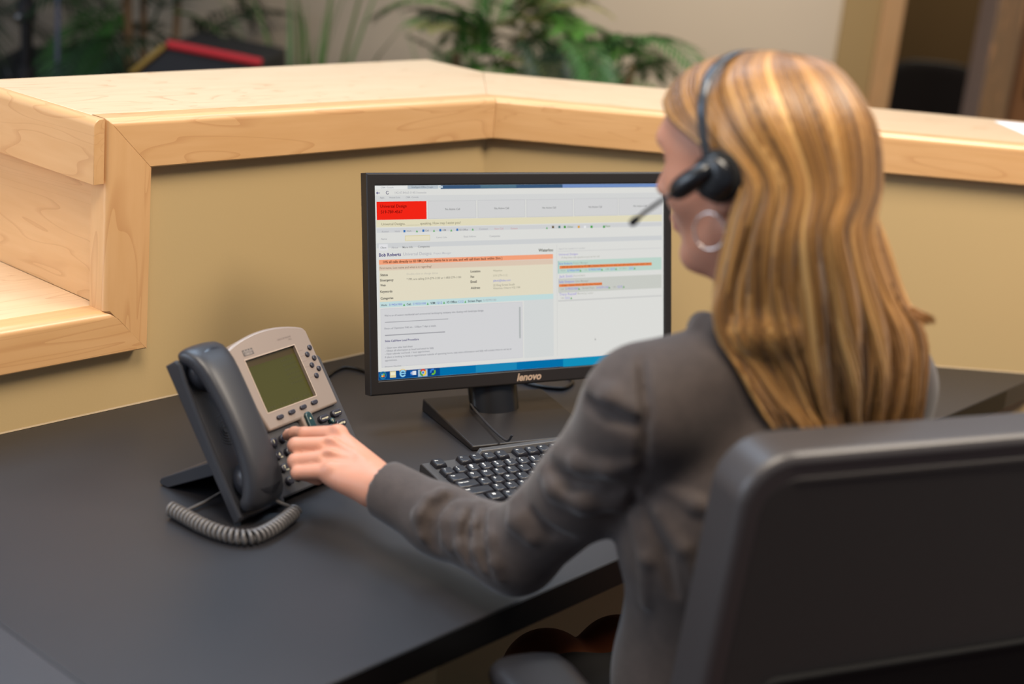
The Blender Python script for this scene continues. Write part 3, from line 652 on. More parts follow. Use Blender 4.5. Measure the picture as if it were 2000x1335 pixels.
# maker's mark and model line
MB().box(0.1090, 0.1275, 0.1785, 0.1865, 0.0075, 0.0078).build('badge', material('badge_grey', rgb(86, 78, 74), 0.4), ph, MP)
bars = MB()
for k, hh in enumerate((2, 3.4, 2, 3.4, 2, 3.4, 2)): bars.box(0.1108 + k * 0.0024, 0.1116 + k * 0.0024, 0.1826, 0.1826 + hh * 0.001, 0.0078, 0.0079)
vv, ff = text_fit('CISCO', width=0.013, bold=0.02); bars.add([(0.1118 + x, 0.1806 + y * 0.8, 0.0079) for x, y in vv], ff)
bars.build('badge_print', material('badge_light', rgb(170, 158, 148), 0.4), ph, MP)
mt_ = MB(); vv, ff = text_fit('CISCO IP PHONE', width=0.026); mt_.add([(0.1755 + x, 0.1860 + y, 0.0077) for x, y in vv], ff)
vv, ff = text_fit('7961', width=0.006); mt_.add([(0.1950 + x, 0.1825 + y, 0.0077) for x, y in vv], ff)
mt_.build('model_print', material('model_grey', rgb(120, 106, 98), 0.5), ph, MP)
def pill(name, a, b_, wd, hd, z0, z1, mat, rot=0, n=18):
    def ring(s, z):
        out = []
        for k in range(n):
            t = 2 * math.pi * k / n; c, s_ = math.cos(t), math.sin(t)
            if wd >= hd: x, y = (wd - hd) * (1 if c > 0 else -1) * (abs(c) > 1e-6) + hd * c * s, hd * s_ * s
            else: x, y = wd * c * s, (hd - wd) * (1 if s_ > 0 else -1) * (abs(s_) > 1e-6) + wd * s_ * s
            out.append((a + x * math.cos(rot) - y * math.sin(rot), b_ + x * math.sin(rot) + y * math.cos(rot), z))
        return out
    return MB().loft([ring(1, z0), ring(1, z1 - 0.0008), ring(0.8, z1 - 0.0001), ring(0.55, z1)]).build(name, mat, ph, MP, smooth=False, bevel=0.0003, seg=1)
for k in range(4): pill('soft_key', 0.1236 + k * 0.0226, 0.0935 + k * 0.0008, 0.0058, 0.0027, 0.004, 0.0105, pbtn)
for a, b_ in ((0.2256, 0.1645), (0.2162, 0.1569), (0.2256, 0.1498), (0.2161, 0.142), (0.2257, 0.135), (0.2161, 0.1273)): pill('line_button', a, b_, 0.0036, 0.0036, 0.004, 0.0098, pbtn)
for b_ in (0.1569, 0.142, 0.1273, 0.1645, 0.1498):
    MB().box(0.2035, 0.2118, b_ - 0.0002, b_ + 0.0002, 0.0075, 0.0077).build('index_line', material('index_grey', rgb(130, 112, 102), 0.5), ph, MP)
rk = pill('rocker_button', 0.1700, 0.0705, 0.0062, 0.0175, 0.004, 0.0112, pgrn)
MB().add([(0.1684, 0.0775, 0.0114), (0.1716, 0.0775, 0.0114), (0.17, 0.0805, 0.0114)], [(0, 1, 2)]).build('arrow', pink, rk, MP)
nums = ['1', '2', '3', '4', '5', '6', '7', '8', '9', '*', '0', '#']; let = ['', 'ABC', 'DEF', 'GHI', 'JKL', 'MNO', 'PQRS', 'TUV', 'WXYZ', '', 'OPER', '']
for i, nmb in enumerate(nums):
    a = 0.1010 + (i % 3) * 0.0185; b_ = 0.0675 - (i // 3) * 0.0168
    kb_ = pill('number_key', a, b_, 0.0062, 0.0052, -0.002, 0.0052, pbtn)
    mb = MB(); vv, ff = text_fit(nmb, height=0.0042, bold=0.02); wd = max([x for x, y in vv]); mb.add([(a - wd / 2 - 0.001 + x, b_ + 0.0008 + y, 0.0054) for x, y in vv], ff)
    if let[i]: vv, ff = text_fit(let[i], height=0.0017, bold=0.02); mb.add([(a - 0.001 + x, b_ - 0.0034 + y, 0.0054) for x, y in vv], ff)
    mb.build('digit', pink, kb_, MP)
for nmb, a, b_ in (('messages', 0.2020, 0.0728), ('directories', 0.2283, 0.0735), ('settings', 0.2283, 0.0592), ('services', 0.2035, 0.0585)):
    kb_ = pill('function_key', a, b_, 0.0094, 0.0046, -0.002, 0.0052, pbtn)
    vv, ff = text_fit(nmb, width=0.0125, bold=0.02); MB().add([(a - 0.00625 + x, b_ + y, 0.0054) for x, y in vv], ff).build('legend', pink, kb_, MP)
kb_ = pill('help_key', 0.2140, 0.0660, 0.0040, 0.0040, -0.002, 0.0056, pgrn)
vv, ff = text_fit('?', height=0.004, bold=0.02); MB().add([(0.2127 + x, 0.066 + y, 0.0058) for x, y in vv], ff).build('legend', pink, kb_, MP)
for k, nmb in enumerate(('headset_key', 'mute_key', 'speaker_key')): pill(nmb, 0.199 + k * 0.0165, 0.012, 0.006, 0.0042, -0.002, 0.0045, pbtn)
pill('volume_key', 0.2155, 0.032, 0.018, 0.0048, -0.002, 0.0045, pbtn)
# folding stand behind and feet
def st(a): return [(a, 0.062, 0.060), (a, 0.150, 0.010), (a, 0.153, 0.004), (a, 0.148, 0.0), (a, 0.138, 0.0), (a, 0.052, 0.045)]
MB().loft([st(0.028), st(0.222)]).build('stand', pslate, ph, MPF, bevel=0.0015)
for a in (0.01, 0.22): MB().box(a, a + 0.02, 0.004, 0.016, 0.0, 0.014).build('rubber_foot', plastic2, ph, MPF)
# handset
hs = empty('phone_handset', (pBL.x - 0.02, pBL.y + 0.05, DESK), 'slate grey telephone handset in its cradle, with a grey coiled cord on the desk', 'handset')
path = [(0.1975, 0.010, 0.0235, 0.0085), (0.1985, 0.022, 0.0245, 0.0115), (0.1925, 0.036, 0.0240, 0.0135), (0.176, 0.0455, 0.0225, 0.0130), (0.150, 0.0505, 0.0205, 0.0115), (0.115, 0.0535, 0.0195, 0.0108), (0.080, 0.0525, 0.0195, 0.0110), (0.050, 0.0480, 0.0205, 0.0122), (0.028, 0.0400, 0.0225, 0.0138), (0.0135, 0.0280, 0.0240, 0.0140), (0.0105, 0.0150, 0.0240, 0.0120), (0.0125, 0.0070, 0.0225, 0.0095)]
rings = []
for i, (b_, c, ha, ht) in enumerate(path):
    p0, p1 = path[max(i - 1, 0)], path[min(i + 1, len(path) - 1)]
    t = Vector((0, p1[0] - p0[0], p1[1] - p0[1])).normalized(); A = Vector((1, 0, 0)); N = t.cross(A)
    ring = []
    for k in range(20):
        th = 2 * math.pi * k / 20; cs, sn = math.cos(th), math.sin(th); e = 0.62
        ring.append(Vector((0.0325, b_, c * 0.72)) + A * (ha * 1.28) * math.copysign(abs(cs) ** e, cs) + N * ht * math.copysign(abs(sn) ** e, sn))
    rings.append(ring)
body = MB().loft(rings).build('handset_body', material('handset_slate', rgb(44, 44, 48), 0.4, spec=0.45), hs, MP, smooth=True, sub=1)
for b_, c in ((0.174, 0.018), (0.036, 0.016)):
    cap = MB(); rg = []
    for zz, sc in ((0.003, 0.75), (0.006, 0.95), (0.016, 1.0), (0.036, 0.92)):
        rg.append([(0.0325 + 0.0255 * sc * math.cos(t), b_ + 0.0245 * sc * math.sin(t), zz + (0.002)) for t in [2 * math.pi * k / 28 for k in range(28)]])
    cap.loft(rg).build('earpiece' if b_ > 0.1 else 'mouthpiece', material('handset_dark', rgb(38, 38, 43), 0.34, spec=0.5), hs, MP, smooth=True)
# coiled cord, lying on the desk
cp = [(-0.2368, 1.6132, .0098), (-0.2442, 1.5859, .0098), (-0.2554, 1.5555, .0098), (-0.2695, 1.5337, .0098), (-0.2871, 1.528, .0098), (-0.3089, 1.5339, .0098), (-0.3326, 1.5478, .0098), (-0.357, 1.5678, .0098), (-0.3790, 1.5850, .0098)]
P = [Vector(p) for p in cp]; dense = []
for i in range(len(P) - 1):
    p0, p1, p2, p3 = P[max(i - 1, 0)], P[i], P[i + 1], P[min(i + 2, len(P) - 1)]
    for k in range(90):
        t = k / 90; dense.append(0.5 * ((2 * p1) + (-p0 + p2) * t + (2 * p0 - 5 * p1 + 4 * p2 - p3) * t * t + (-p0 + 3 * p1 - 3 * p2 + p3) * t ** 3))
L = 0; coil = []; prev = dense[0]
for i, p in enumerate(dense[:-1]):
    L += (p - prev).length; prev = p
    tg = (dense[i + 1] - p).normalized(); sd = Vector((-tg.y, tg.x, 0)).normalized(); up_ = Vector((0, 0, 1)); ang = 2 * math.pi * L / 0.0066
    coil.append(p + sd * 0.0072 * math.cos(ang) + up_ * 0.0072 * math.sin(ang))
lead0 = [Vector(q) for q in ((-0.2800, 1.6020, 0.040), (-0.2743, 1.5976, 0.0363), (-0.2537, 1.6085, 0.0208), (-0.2375, 1.612, 0.014))]
lead1 = [Vector(q) for q in ((-0.3790, 1.5870, 0.004), (-0.3654, 1.5926, 0.0035), (-0.3466, 1.6219, 0.006), (-0.3295, 1.6451, 0.012), (-0.322, 1.66, 0.03))]
ccol = material('coil_grey', rgb(96, 92, 90), 0.32, spec=0.5)
cd = hs
MB().tube([p + Vector((0, 0, DESK)) for p in coil], 0.0023, 7).build('coiled_cord', ccol, cd, smooth=True)
MB().tube([p + Vector((0, 0, DESK)) for p in lead0], 0.0021, 8).build('cord_lead', ccol, cd, smooth=True)
MB().tube([p + Vector((0, 0, DESK)) for p in lead1], 0.0021, 8).build('cord_lead', ccol, cd, smooth=True)
# ------------------------------------------------------------------ soft shapes (signed distance fields meshed with surface nets)
V3 = lambda *a: np.array(a, float)
def s_cone(a, b, ra, rb):
    a = np.asarray(a, float); b = np.asarray(b, float); ab = b - a; L2 = float(ab @ ab) + 1e-12
    def f(p):
        t = np.clip(((p - a) @ ab) / L2, 0, 1)
        return np.linalg.norm(p - (a + t[:, None] * ab), axis=1) - (ra + (rb - ra) * t)
    f.c = (a + b) / 2; f.r = math.sqrt(L2) / 2 + max(ra, rb)
    return f
def s_ell(c, r, R=None):
    c = np.asarray(c, float); r = np.asarray(r, float)
    def f(p):
        q = p - c
        if R is not None: q = q @ R
        k0 = np.linalg.norm(q / r, axis=1); k1 = np.linalg.norm(q / (r * r), axis=1) + 1e-9
        return k0 * (k0 - 1) / k1
    f.c = c; f.r = float(max(r))
    return f
def s_chain(pts, rads): return [s_cone(pts[i], pts[i + 1], rads[i], rads[i + 1]) for i in range(len(pts) - 1)]
class Field:
    """ordered list of (operation, shape, blend)"""
    def __init__(s): s.ops = []
    def add(s, f, k=0.01):
        for g in (f if isinstance(f, list) else [f]): s.ops.append(('u', g, k))
        return s
    def sub(s, f, k=0.01):
        for g in (f if isinstance(f, list) else [f]): s.ops.append(('s', g, k))
        return s
    def __call__(s, p, cull=None):
        d = np.full(len(p), 1e3)
        for op, f, k in s.ops:
            if cull is not None:
                if np.min(np.linalg.norm(cull[0] - f.c, axis=1)) > f.r + cull[1] + 0.08: continue
            e = f(p)
            if op == 'u':
                h = np.clip(0.5 + 0.5 * (d - e) / k, 0, 1); d = d * (1 - h) + e * h - k * h * (1 - h)
            else:
                h = np.clip(0.5 - 0.5 * (d + e) / k, 0, 1); d = d * (1 - h) - e * h + k * h * (1 - h)
        return d
    def grad(s, p, e=0.001):
        g = np.stack([s(p + np.eye(3)[i] * e) - s(p - np.eye(3)[i] * e) for i in range(3)], 1)
        return g / (np.linalg.norm(g, axis=1)[:, None] + 1e-9)
    def bounds(s, pad=0.02):
        c = np.array([f.c for o, f, k in s.ops if o == 'u']); r = np.array([f.r for o, f, k in s.ops if o == 'u'])[:, None]
        return (c - r).min(0) - pad, (c + r).max(0) + pad
def surface_net(field, h, post=None):
    lo, hi = field.bounds(); B = 8; bs = B * h
    nb = np.ceil((hi - lo) / bs).astype(int)
    I = np.stack(np.meshgrid(*[np.arange(n) for n in nb], indexing='ij'), -1).reshape(-1, 3)
    cen = lo + (I + 0.5) * bs
    keep = []
    for k in range(0, len(cen), 20000):
        d = field(cen[k:k + 20000], (cen[k:k + 20000], 0.0) if False else None); keep.append(np.abs(d) < bs * 0.87 * 1.25 + 0.012)
    I = I[np.concatenate(keep)]
    off = np.stack(np.meshgrid(*[np.arange(B + 1)] * 3, indexing='ij'), -1)
    allk, allp, quads = [], [], []
    dim = nb * B + 2
    key = lambda c: (c[..., 0].astype(np.int64) * dim[1] + c[..., 1]) * dim[2] + c[..., 2]
    pend = []
    for k in range(0, len(I), 64):
        bi = I[k:k + 64]; g = bi[:, None, None, None, :] * B + off[None]
        P = lo + g * h; sh = P.shape[:-1]
        d = field(P.reshape(-1, 3), (lo + (bi + 0.5) * bs, bs * 0.9)).reshape(sh)
        s_ = d < 0
        corners = [(a, b, c) for a in (0, 1) for b in (0, 1) for c in (0, 1)]
        sl = lambda a: slice(a, B + a)
        C = np.stack([d[:, sl(a), sl(b), sl(c)] for a, b, c in corners], -1); S_ = C < 0
        act = S_.any(-1) & ~S_.all(-1)
        ix = np.argwhere(act)
        if not len(ix): continue
        Cv = C[act]; cell = bi[ix[:, 0]] * B + ix[:, 1:]
        acc = np.zeros((len(ix), 3)); cnt = np.zeros(len(ix))
        for i, a in enumerate(corners):
            for j, b in enumerate(corners):
                if j <= i or sum(abs(a[q] - b[q]) for q in range(3)) != 1: continue
                da, db = Cv[:, i], Cv[:, j]; m_ = (da < 0) != (db < 0)
                t = np.where(m_, da / (da - db + 1e-20), 0)
                acc += m_[:, None] * (np.array(a) + t[:, None] * (np.array(b) - np.array(a))); cnt += m_
        allk.append(key(cell)); allp.append(lo + (cell + acc / cnt[:, None]) * h)
        c0 = Cv[:, 0] < 0
        for ax, ci in ((0, 4), (1, 2), (2, 1)):
            c1 = Cv[:, ci] < 0; m_ = c0 != c1
            u = np.eye(3, dtype=int)[(ax + 1) % 3]; v = np.eye(3, dtype=int)[(ax + 2) % 3]
            cc = cell[m_]; q = np.stack([key(cc), key(cc - u), key(cc - u - v), key(cc - v)], 1)
            fl = c0[m_]; q[~fl] = q[~fl][:, ::-1]
            pend.append(q)
    K = np.concatenate(allk); P = np.concatenate(allp); o = np.argsort(K); K = K[o]; P = P[o]
    Q = np.concatenate(pend); ix = np.searchsorted(K, Q); ix = np.clip(ix, 0, len(K) - 1); ok = (K[ix] == Q).all(1)
    return P, ix[ok]
def net_object(name, field, h, mat, parent=None, smooth_it=0, snap=2, only=None):
    P, Q = surface_net(field, h)
    for _ in range(snap):                       # pull the vertices onto the surface
        m_ = only(P) if only else np.ones(len(P), bool)
        P[m_] -= np.clip(field(P[m_]), -h, h)[:, None] * field.grad(P[m_])
    me = bpy.data.meshes.new(name); me.vertices.add(len(P)); me.vertices.foreach_set('co', (P + [0, 0, DESK]).astype(np.float32).ravel())
    me.loops.add(len(Q) * 4); me.loops.foreach_set('vertex_index', Q.astype(np.int32).ravel())
    me.polygons.add(len(Q)); me.polygons.foreach_set('loop_start', (np.arange(len(Q)) * 4).astype(np.int32)); me.polygons.foreach_set('loop_total', np.full(len(Q), 4, np.int32))
    me.update(calc_edges=True); me.validate()
    me.polygons.foreach_set('use_smooth', np.ones(len(me.polygons), bool))
    me.materials.append(mat)
    o = bpy.data.objects.new(name, me)
    if smooth_it:
        sm = o.modifiers.new('smooth', 'SMOOTH'); sm.iterations = smooth_it; sm.factor = 0.5
    return link(o, parent), P, Q
# ------------------------------------------------------------------ the woman (coordinates above the desk top; DESK is added when meshed)
FB = V3(-0.44, 0.898, 0); RB = V3(0.898, 0.44, 0); UZ = V3(0, 0, 1)
RBM = np.stack([RB, FB, UZ], 1)                                    # body axes: right, forward, up
SL, SR = V3(0.134, 1.352, 0.274), V3(0.382, 1.470, 0.285)          # shoulder joints
EL, WR = V3(0.027, 1.452, 0.064), V3(-0.139, 1.576, 0.070)         # left elbow and wrist
ER, WRR = V3(0.44, 1.68, 0.06), V3(0.30, 1.86, 0.055)              # right elbow and wrist, over the keyboard
NECK = V3(0.258, 1.405, 0.335)
# head frame
HA, HP = math.radians(55), math.radians(9)
HF = V3(-math.sin(HA) * math.cos(HP), math.cos(HA) * math.cos(HP), -math.sin(HP)); HL = V3(-math.cos(HA), -math.sin(HA), 0); HU = np.cross(HF, HL)
HO = V3(0.2165, 1.409, 0.505)                                      # between the ears
HM = np.stack([HF, HL, HU], 1)
HS = 0.93                                                          # small head
def H(x, y, z): return HO + HM @ (V3(x, y, z) * HS)
def h_ell(c, r): return s_ell(c, np.array(r) * HS, HM)
head = Field()
head.add(h_ell(H(-0.006, 0, 0.032), (0.094, 0.072, 0.080)))
head.add(h_ell(H(0.050, 0, 0.025), (0.048, 0.058, 0.070)), 0.03)
head.add(h_ell(H(0.036, 0, -0.035), (0.050, 0.048, 0.066)), 0.03)
for s in (1, -1):
    head.add(s_cone(H(0.002, 0.052 * s, -0.050), H(0.056, 0.016 * s, -0.090), 0.014, 0.013), 0.025)
    head.add(h_ell(H(0.050, 0.036 * s, -0.016), (0.030, 0.022, 0.026)), 0.02)
head.add(h_ell(H(0.069, 0, -0.090), (0.017, 0.019, 0.016)), 0.016)
head.add(s_cone(H(0.084, -0.03, 0.034), H(0.084, 0.03, 0.034), 0.012, 0.012), 0.015)
head.add(s_cone(H(0.092, 0, 0.022), H(0.1085, 0, -0.019), 0.0065, 0.0090), 0.009)
for s in (1, -1): head.add(h_ell(H(0.0975, 0.0105 * s, -0.0215), (0.010, 0.008, 0.008)), 0.006)
head.add(h_ell(H(0.079, 0, -0.052), (0.012, 0.022, 0.016)), 0.012)
head.add(h_ell(H(0.0885, 0, -0.0495), (0.007, 0.020, 0.0055)), 0.005)
head.add(h_ell(H(0.0865, 0, -0.0595), (0.007, 0.018, 0.006)), 0.004)
for s in (1, -1):
    head.sub(h_ell(H(0.100, 0.031 * s, 0.013), (0.020, 0.019, 0.012)), 0.014)
    head.add(h_ell(H(0.0715, 0.031 * s, 0.013), (0.0125, 0.0135, 0.0115)), 0.003)
    # ear
    head.add(h_ell(H(-0.008, 0.073 * s, 0.000), (0.017, 0.008, 0.030)), 0.008)
    head.add(h_ell(H(0.000, 0.073 * s, -0.026), (0.009, 0.006, 0.010)), 0.006)
    head.sub(h_ell(H(-0.004, 0.082 * s, 0.004), (0.010, 0.005, 0.018)), 0.004)
skull = head
bodyf = Field(); bodyf.ops = list(head.ops)
bodyf.add(s_cone(H(-0.018, 0, -0.045), NECK + V3(0, 0, 0.02), 0.050, 0.052), 0.03)
# trunk, kept inside the clothes
bodyf.add(s_cone(NECK, V3(0.275, 1.425, 0.22), 0.052, 0.068), 0.04)
bodyf.add(s_ell(V3(0.282, 1.424, 0.16), (0.150, 0.085, 0.16), RBM), 0.03)
bodyf.add(s_ell(V3(0.285, 1.435, -0.05), (0.118, 0.080, 0.17), RBM), 0.04)
bodyf.add(s_ell(V3(0.295, 1.44, -0.20), (0.150, 0.110, 0.10), RBM), 0.04)
bodyf.add(s_chain([SL + V3(0.02, 0.01, 0.0), SL, (SL + EL) / 2, EL, EL * 0.5 + WR * 0.5 - UZ * 0.006, WR], [0.042, 0.040, 0.033, 0.028, 0.025, 0.0242]), 0.02)
bodyf.add(s_chain([SR + V3(-0.02, -0.01, 0.0), SR, (SR + ER) / 2, ER, ER * 0.5 + WRR * 0.5, WRR], [0.045, 0.046, 0.038, 0.034, 0.034, 0.0245]), 0.02)
# legs
KL, KR = V3(0.092, 1.748, -0.252), V3(0.190, 1.800, -0.248)
for hip, kn, fo in ((V3(0.225, 1.41, -0.23), KL, V3(0.10, 1.83, -0.66)), (V3(0.365, 1.475, -0.23), KR, V3(0.20, 1.88, -0.66))):
    bodyf.add(s_chain([hip, kn, kn * 0.6 + fo * 0.4 + V3(0.01, -0.02, 0), fo], [0.082, 0.056, 0.052, 0.034]), 0.03)
    bodyf.add(s_cone(fo + V3(0, 0, -0.035), fo + FB * 0.15 + V3(0, 0, -0.05), 0.036, 0.026), 0.02)
# left hand: back of the hand to the camera, index finger on the key, other fingers curled
def fing(pts, r, k=0.0025): bodyf.add(s_chain([V3(*p) for p in pts], r), k)
IM, MMc, RM, PM = V3(-0.1964, 1.6399, 0.1030), V3(-0.2002, 1.6196, 0.0960), V3(-0.1987, 1.6006, 0.0872), V3(-0.1953, 1.5853, 0.0772)
# palm
for q, r in ((IM, 0.0125), (MMc, 0.0120), (RM, 0.0115), (PM, 0.0110)):
    bodyf.add(s_cone(WR + (q - WR) * 0.10 + (q - (IM + PM) / 2) * 0.35, q - UZ * 0.004, 0.0185, r), 0.008)
bodyf.add(s_ell((WR + (IM + PM) / 2) / 2 - UZ * 0.010, (0.040, 0.026, 0.016), np.stack([((IM + PM) / 2 - WR) / np.linalg.norm((IM + PM) / 2 - WR), np.cross(UZ, ((IM + PM) / 2 - WR) / np.linalg.norm((IM + PM) / 2 - WR)), UZ], 1)), 0.012)
for q in (IM, MMc, RM, PM): bodyf.add(s_ell(q + V3(0.002, -0.001, 0.0035), (0.0108, 0.0092, 0.0090)), 0.005)   # knuckles
fing([IM, (-0.2361, 1.6503, 0.0940), (-0.2505, 1.6680, 0.0870), (-0.2612, 1.6840, 0.0775)], [0.0105, 0.0092, 0.0084, 0.0070])
fing([MMc, (-0.2416, 1.6221, 0.0900), (-0.2376, 1.6445, 0.0790), (-0.2190, 1.6440, 0.0720)], [0.0108, 0.0098, 0.0088, 0.0075])
fing([RM, (-0.2385, 1.6053, 0.0770), (-0.2345, 1.6275, 0.0660), (-0.2160, 1.6270, 0.0600)], [0.0102, 0.0094, 0.0084, 0.0072])
fing([PM, (-0.2330, 1.5942, 0.0680), (-0.2295, 1.6130, 0.0590), (-0.2120, 1.6120, 0.0540)], [0.0095, 0.0085, 0.0078, 0.0068])
fing([(-0.158, 1.604, 0.072), (-0.178, 1.636, 0.066), (-0.206, 1.650, 0.060), (-0.224, 1.652, 0.058)], [0.0150, 0.0125, 0.0100, 0.0080], 0.008)   # thumb, under the palm
# tendons on the back of the hand
for q in (MMc, RM, PM): bodyf.add(s_cone(q + UZ * 0.004, WR + (q - WR) * 0.25 + UZ * 0.0175, 0.0050, 0.0032), 0.004)
for q1, q2 in ((IM, MMc), (MMc, RM), (RM, PM)):                       # hollows between the knuckles
    m_ = (q1 + q2) / 2; bodyf.sub(s_cone(m_ + V3(-0.006, 0, 0.010), WR + (m_ - WR) * 0.55 + UZ * 0.0215, 0.0035, 0.0030), 0.006)
# right hand on the keyboard
RH = (V3(-0.75, 0.64, 0)); RH /= np.linalg.norm(RH); RS = np.cross(RH, UZ)
bodyf.add(s_ell(WRR + RH * 0.045 - UZ * 0.004, (0.050, 0.038, 0.017), np.stack([RH, RS, UZ], 1)), 0.015)
for j, (o_, ln) in enumerate(((-0.030, 0.060), (-0.010, 0.072), (0.010, 0.068), (0.028, 0.052))):
    b0 = WRR + RH * 0.082 + RS * o_ * 0.9
    bodyf.add(s_chain([b0, b0 + RH * ln * 0.5 + UZ * 0.008 + RS * o_ * 0.1, b0 + RH * ln * 0.85 - UZ * 0.008, b0 + RH * ln - UZ * 0.018], [0.0105, 0.0092, 0.0082, 0.0070]), 0.005)
bodyf.add(s_chain([WRR + RH * 0.02 - RS * 0.028, WRR + RH * 0.055 - RS * 0.052 - UZ * 0.006, WRR + RH * 0.085 - RS * 0.056 - UZ * 0.014], [0.014, 0.011, 0.008]), 0.008)

# jacket
jack = Field()
jack.add(s_ell(V3(0.288, 1.420, 0.160), (0.178, 0.112, 0.175), RBM))
jack.add(s_ell(V3(0.285, 1.436, -0.03), (0.152, 0.108, 0.17), RBM), 0.05)
jack.add(s_ell(V3(0.295, 1.440, -0.165), (0.182, 0.142, 0.095), RBM), 0.05)
jack.add(s_chain([NECK + V3(-0.025, -0.01, -0.012), SL + V3(0.020, 0.008, 0.004), SL], [0.050, 0.056, 0.058]), 0.03)
jack.add(s_chain([NECK + V3(0.03, 0.01, -0.012), SR + V3(-0.020, -0.008, 0.004), SR], [0.050, 0.056, 0.058]), 0.03)
UA = SL * 0.5 + EL * 0.5 + V3(0.010, 0.0, -0.002)
jack.add(s_chain([SL, UA, EL + V3(0, -0.004, 0.002)], [0.057, 0.049, 0.044]), 0.02)
FA = EL * 0.5 + WR * 0.5 - UZ * 0.006
CUF = EL * 0.10 + WR * 0.90
jack.add(s_chain([EL, FA, CUF], [0.045, 0.0375, 0.0345]), 0.02)
UAR = SR * 0.5 + ER * 0.5; CUR = ER * 0.1 + WRR * 0.9
jack.add(s_chain([SR, UAR, ER, ER * 0.5 + CUR * 0.5, CUR], [0.058, 0.056, 0.049, 0.045, 0.036]), 0.02)
# collar
cring = []
for k in range(13):
    t = math.radians(-60 + 300 * k / 12)
    cring.append(NECK + V3(-0.004, 0.0, 0.022) + RB * 0.070 * math.cos(t) - FB * 0.064 * math.sin(t) + UZ * (0.018 * math.sin(t)))
jack.add(s_chain(cring, [0.011] * 13), 0.012)
jbase = list(jack.ops)
FOLD_RIDGES = [
    ([(0.0812, 1.3366, 0.2966), (0.0995, 1.3109, 0.2945), (0.1228, 1.2951, 0.2924)], [0.0081, 0.0135, 0.0068]),
    ([(0.048, 1.3811, 0.1877), (0.0621, 1.3628, 0.1798), (0.0878, 1.3492, 0.1772), (0.1159, 1.3435, 0.1835), (0.138, 1.3265, 0.2031)], [0.0081, 0.0149, 0.0162, 0.0135, 0.0068]),
    ([(0.057, 1.3772, 0.2111), (0.08, 1.3417, 0.2167), (0.1069, 1.3202, 0.2251), (0.1274, 1.3024, 0.2379)], [0.0068, 0.0121, 0.0121, 0.0054]),
    ([(0.0243, 1.4088, 0.1349), (0.0301, 1.3984, 0.1246), (0.0406, 1.3866, 0.1125)], [0.0108, 0.0162, 0.0095]),
    ([(-0.0597, 1.5008, 0.0982), (-0.0571, 1.4789, 0.0828), (-0.0466, 1.4612, 0.0669)], [0.0081, 0.0135, 0.0081]),
    ([(-0.032, 1.4787, 0.0972), (-0.0325, 1.46, 0.0849), (-0.0272, 1.4451, 0.0675), (-0.0203, 1.4354, 0.0523)], [0.0068, 0.0108, 0.0108, 0.0054]),
    ([(-0.0173, 1.4746, 0.1004), (-0.0153, 1.4447, 0.0904), (-0.0113, 1.426, 0.0746), (-0.0036, 1.4147, 0.0581)], [0.0068, 0.0095, 0.0095, 0.0054]),
    ([(-0.0016, 1.4458, 0.1067), (0.0011, 1.4178, 0.0913), (0.0072, 1.4078, 0.0689), (0.0126, 1.4061, 0.0524)], [0.0054, 0.0081, 0.0081, 0.0041]),
    ([(-0.074, 1.4975, 0.0934), (-0.0774, 1.4874, 0.0778), (-0.0736, 1.4777, 0.0599)], [0.0054, 0.0108, 0.0068]),
    ([(-0.0451, 1.4821, 0.0951), (-0.0483, 1.4694, 0.0797), (-0.0414, 1.4558, 0.0585)], [0.0054, 0.0108, 0.0068]),
    ([(0.1359, 1.3324, 0.1684), (0.1537, 1.3191, 0.1338), (0.1613, 1.3349, 0.0764)], [0.0041, 0.0081, 0.0054]),
    ([(0.1574, 1.3141, 0.1843), (0.1848, 1.3018, 0.1564), (0.2046, 1.301, 0.1154)], [0.0041, 0.0081, 0.0054]),
    ([(0.1617, 1.3161, 0.2082), (0.1911, 1.3042, 0.2007), (0.2196, 1.2982, 0.1985)], [0.0041, 0.0081, 0.0054]),
]
FOLD_VALLEYS = [
    ([(0.0749, 1.3277, 0.2839), (0.0935, 1.3003, 0.2829), (0.1235, 1.2875, 0.2784)], [0.0054, 0.0095, 0.0054]),
    ([(0.0524, 1.3657, 0.1953), (0.0696, 1.344, 0.1928), (0.0929, 1.3311, 0.1982)], [0.0041, 0.0095, 0.0041]),
    ([(-0.0476, 1.492, 0.1029), (-0.065, 1.4797, 0.093), (-0.0688, 1.4684, 0.0725), (-0.0615, 1.4663, 0.0487)], [0.0054, 0.0101, 0.0108, 0.0068]),
    ([(-0.0266, 1.4638, 0.0984), (-0.0274, 1.4401, 0.0818), (-0.0195, 1.4264, 0.0582)], [0.0027, 0.0068, 0.0041]),
    ([(-0.0113, 1.4547, 0.1042), (-0.0107, 1.4221, 0.0889), (-0.0005, 1.4073, 0.0605)], [0.0027, 0.0068, 0.0041]),
    ([(0.1222, 1.326, 0.3335), (0.1299, 1.2901, 0.2948), (0.1336, 1.2958, 0.2407), (0.132, 1.3311, 0.1841)], [0.0034, 0.0041, 0.0041, 0.0034]),
    ([(0.0373, 1.3799, 0.1414), (0.0573, 1.3678, 0.1246), (0.0766, 1.3651, 0.1231)], [0.0041, 0.0081, 0.0041]),
    ([(0.1427, 1.3218, 0.1842), (0.1663, 1.3032, 0.1457), (0.1817, 1.3065, 0.102)], [0.0041, 0.0068, 0.0041]),
]
for pts_, r_ in FOLD_RIDGES: jack.add(s_chain([V3(*q) for q in pts_], r_), 0.007)
for pts_, r_ in FOLD_VALLEYS: jack.sub(s_chain([V3(*q) for q in pts_], r_), 0.006)
jack.sub(s_cone(NECK + UZ * 0.01, NECK + UZ * 0.12, 0.056, 0.062), 0.006)
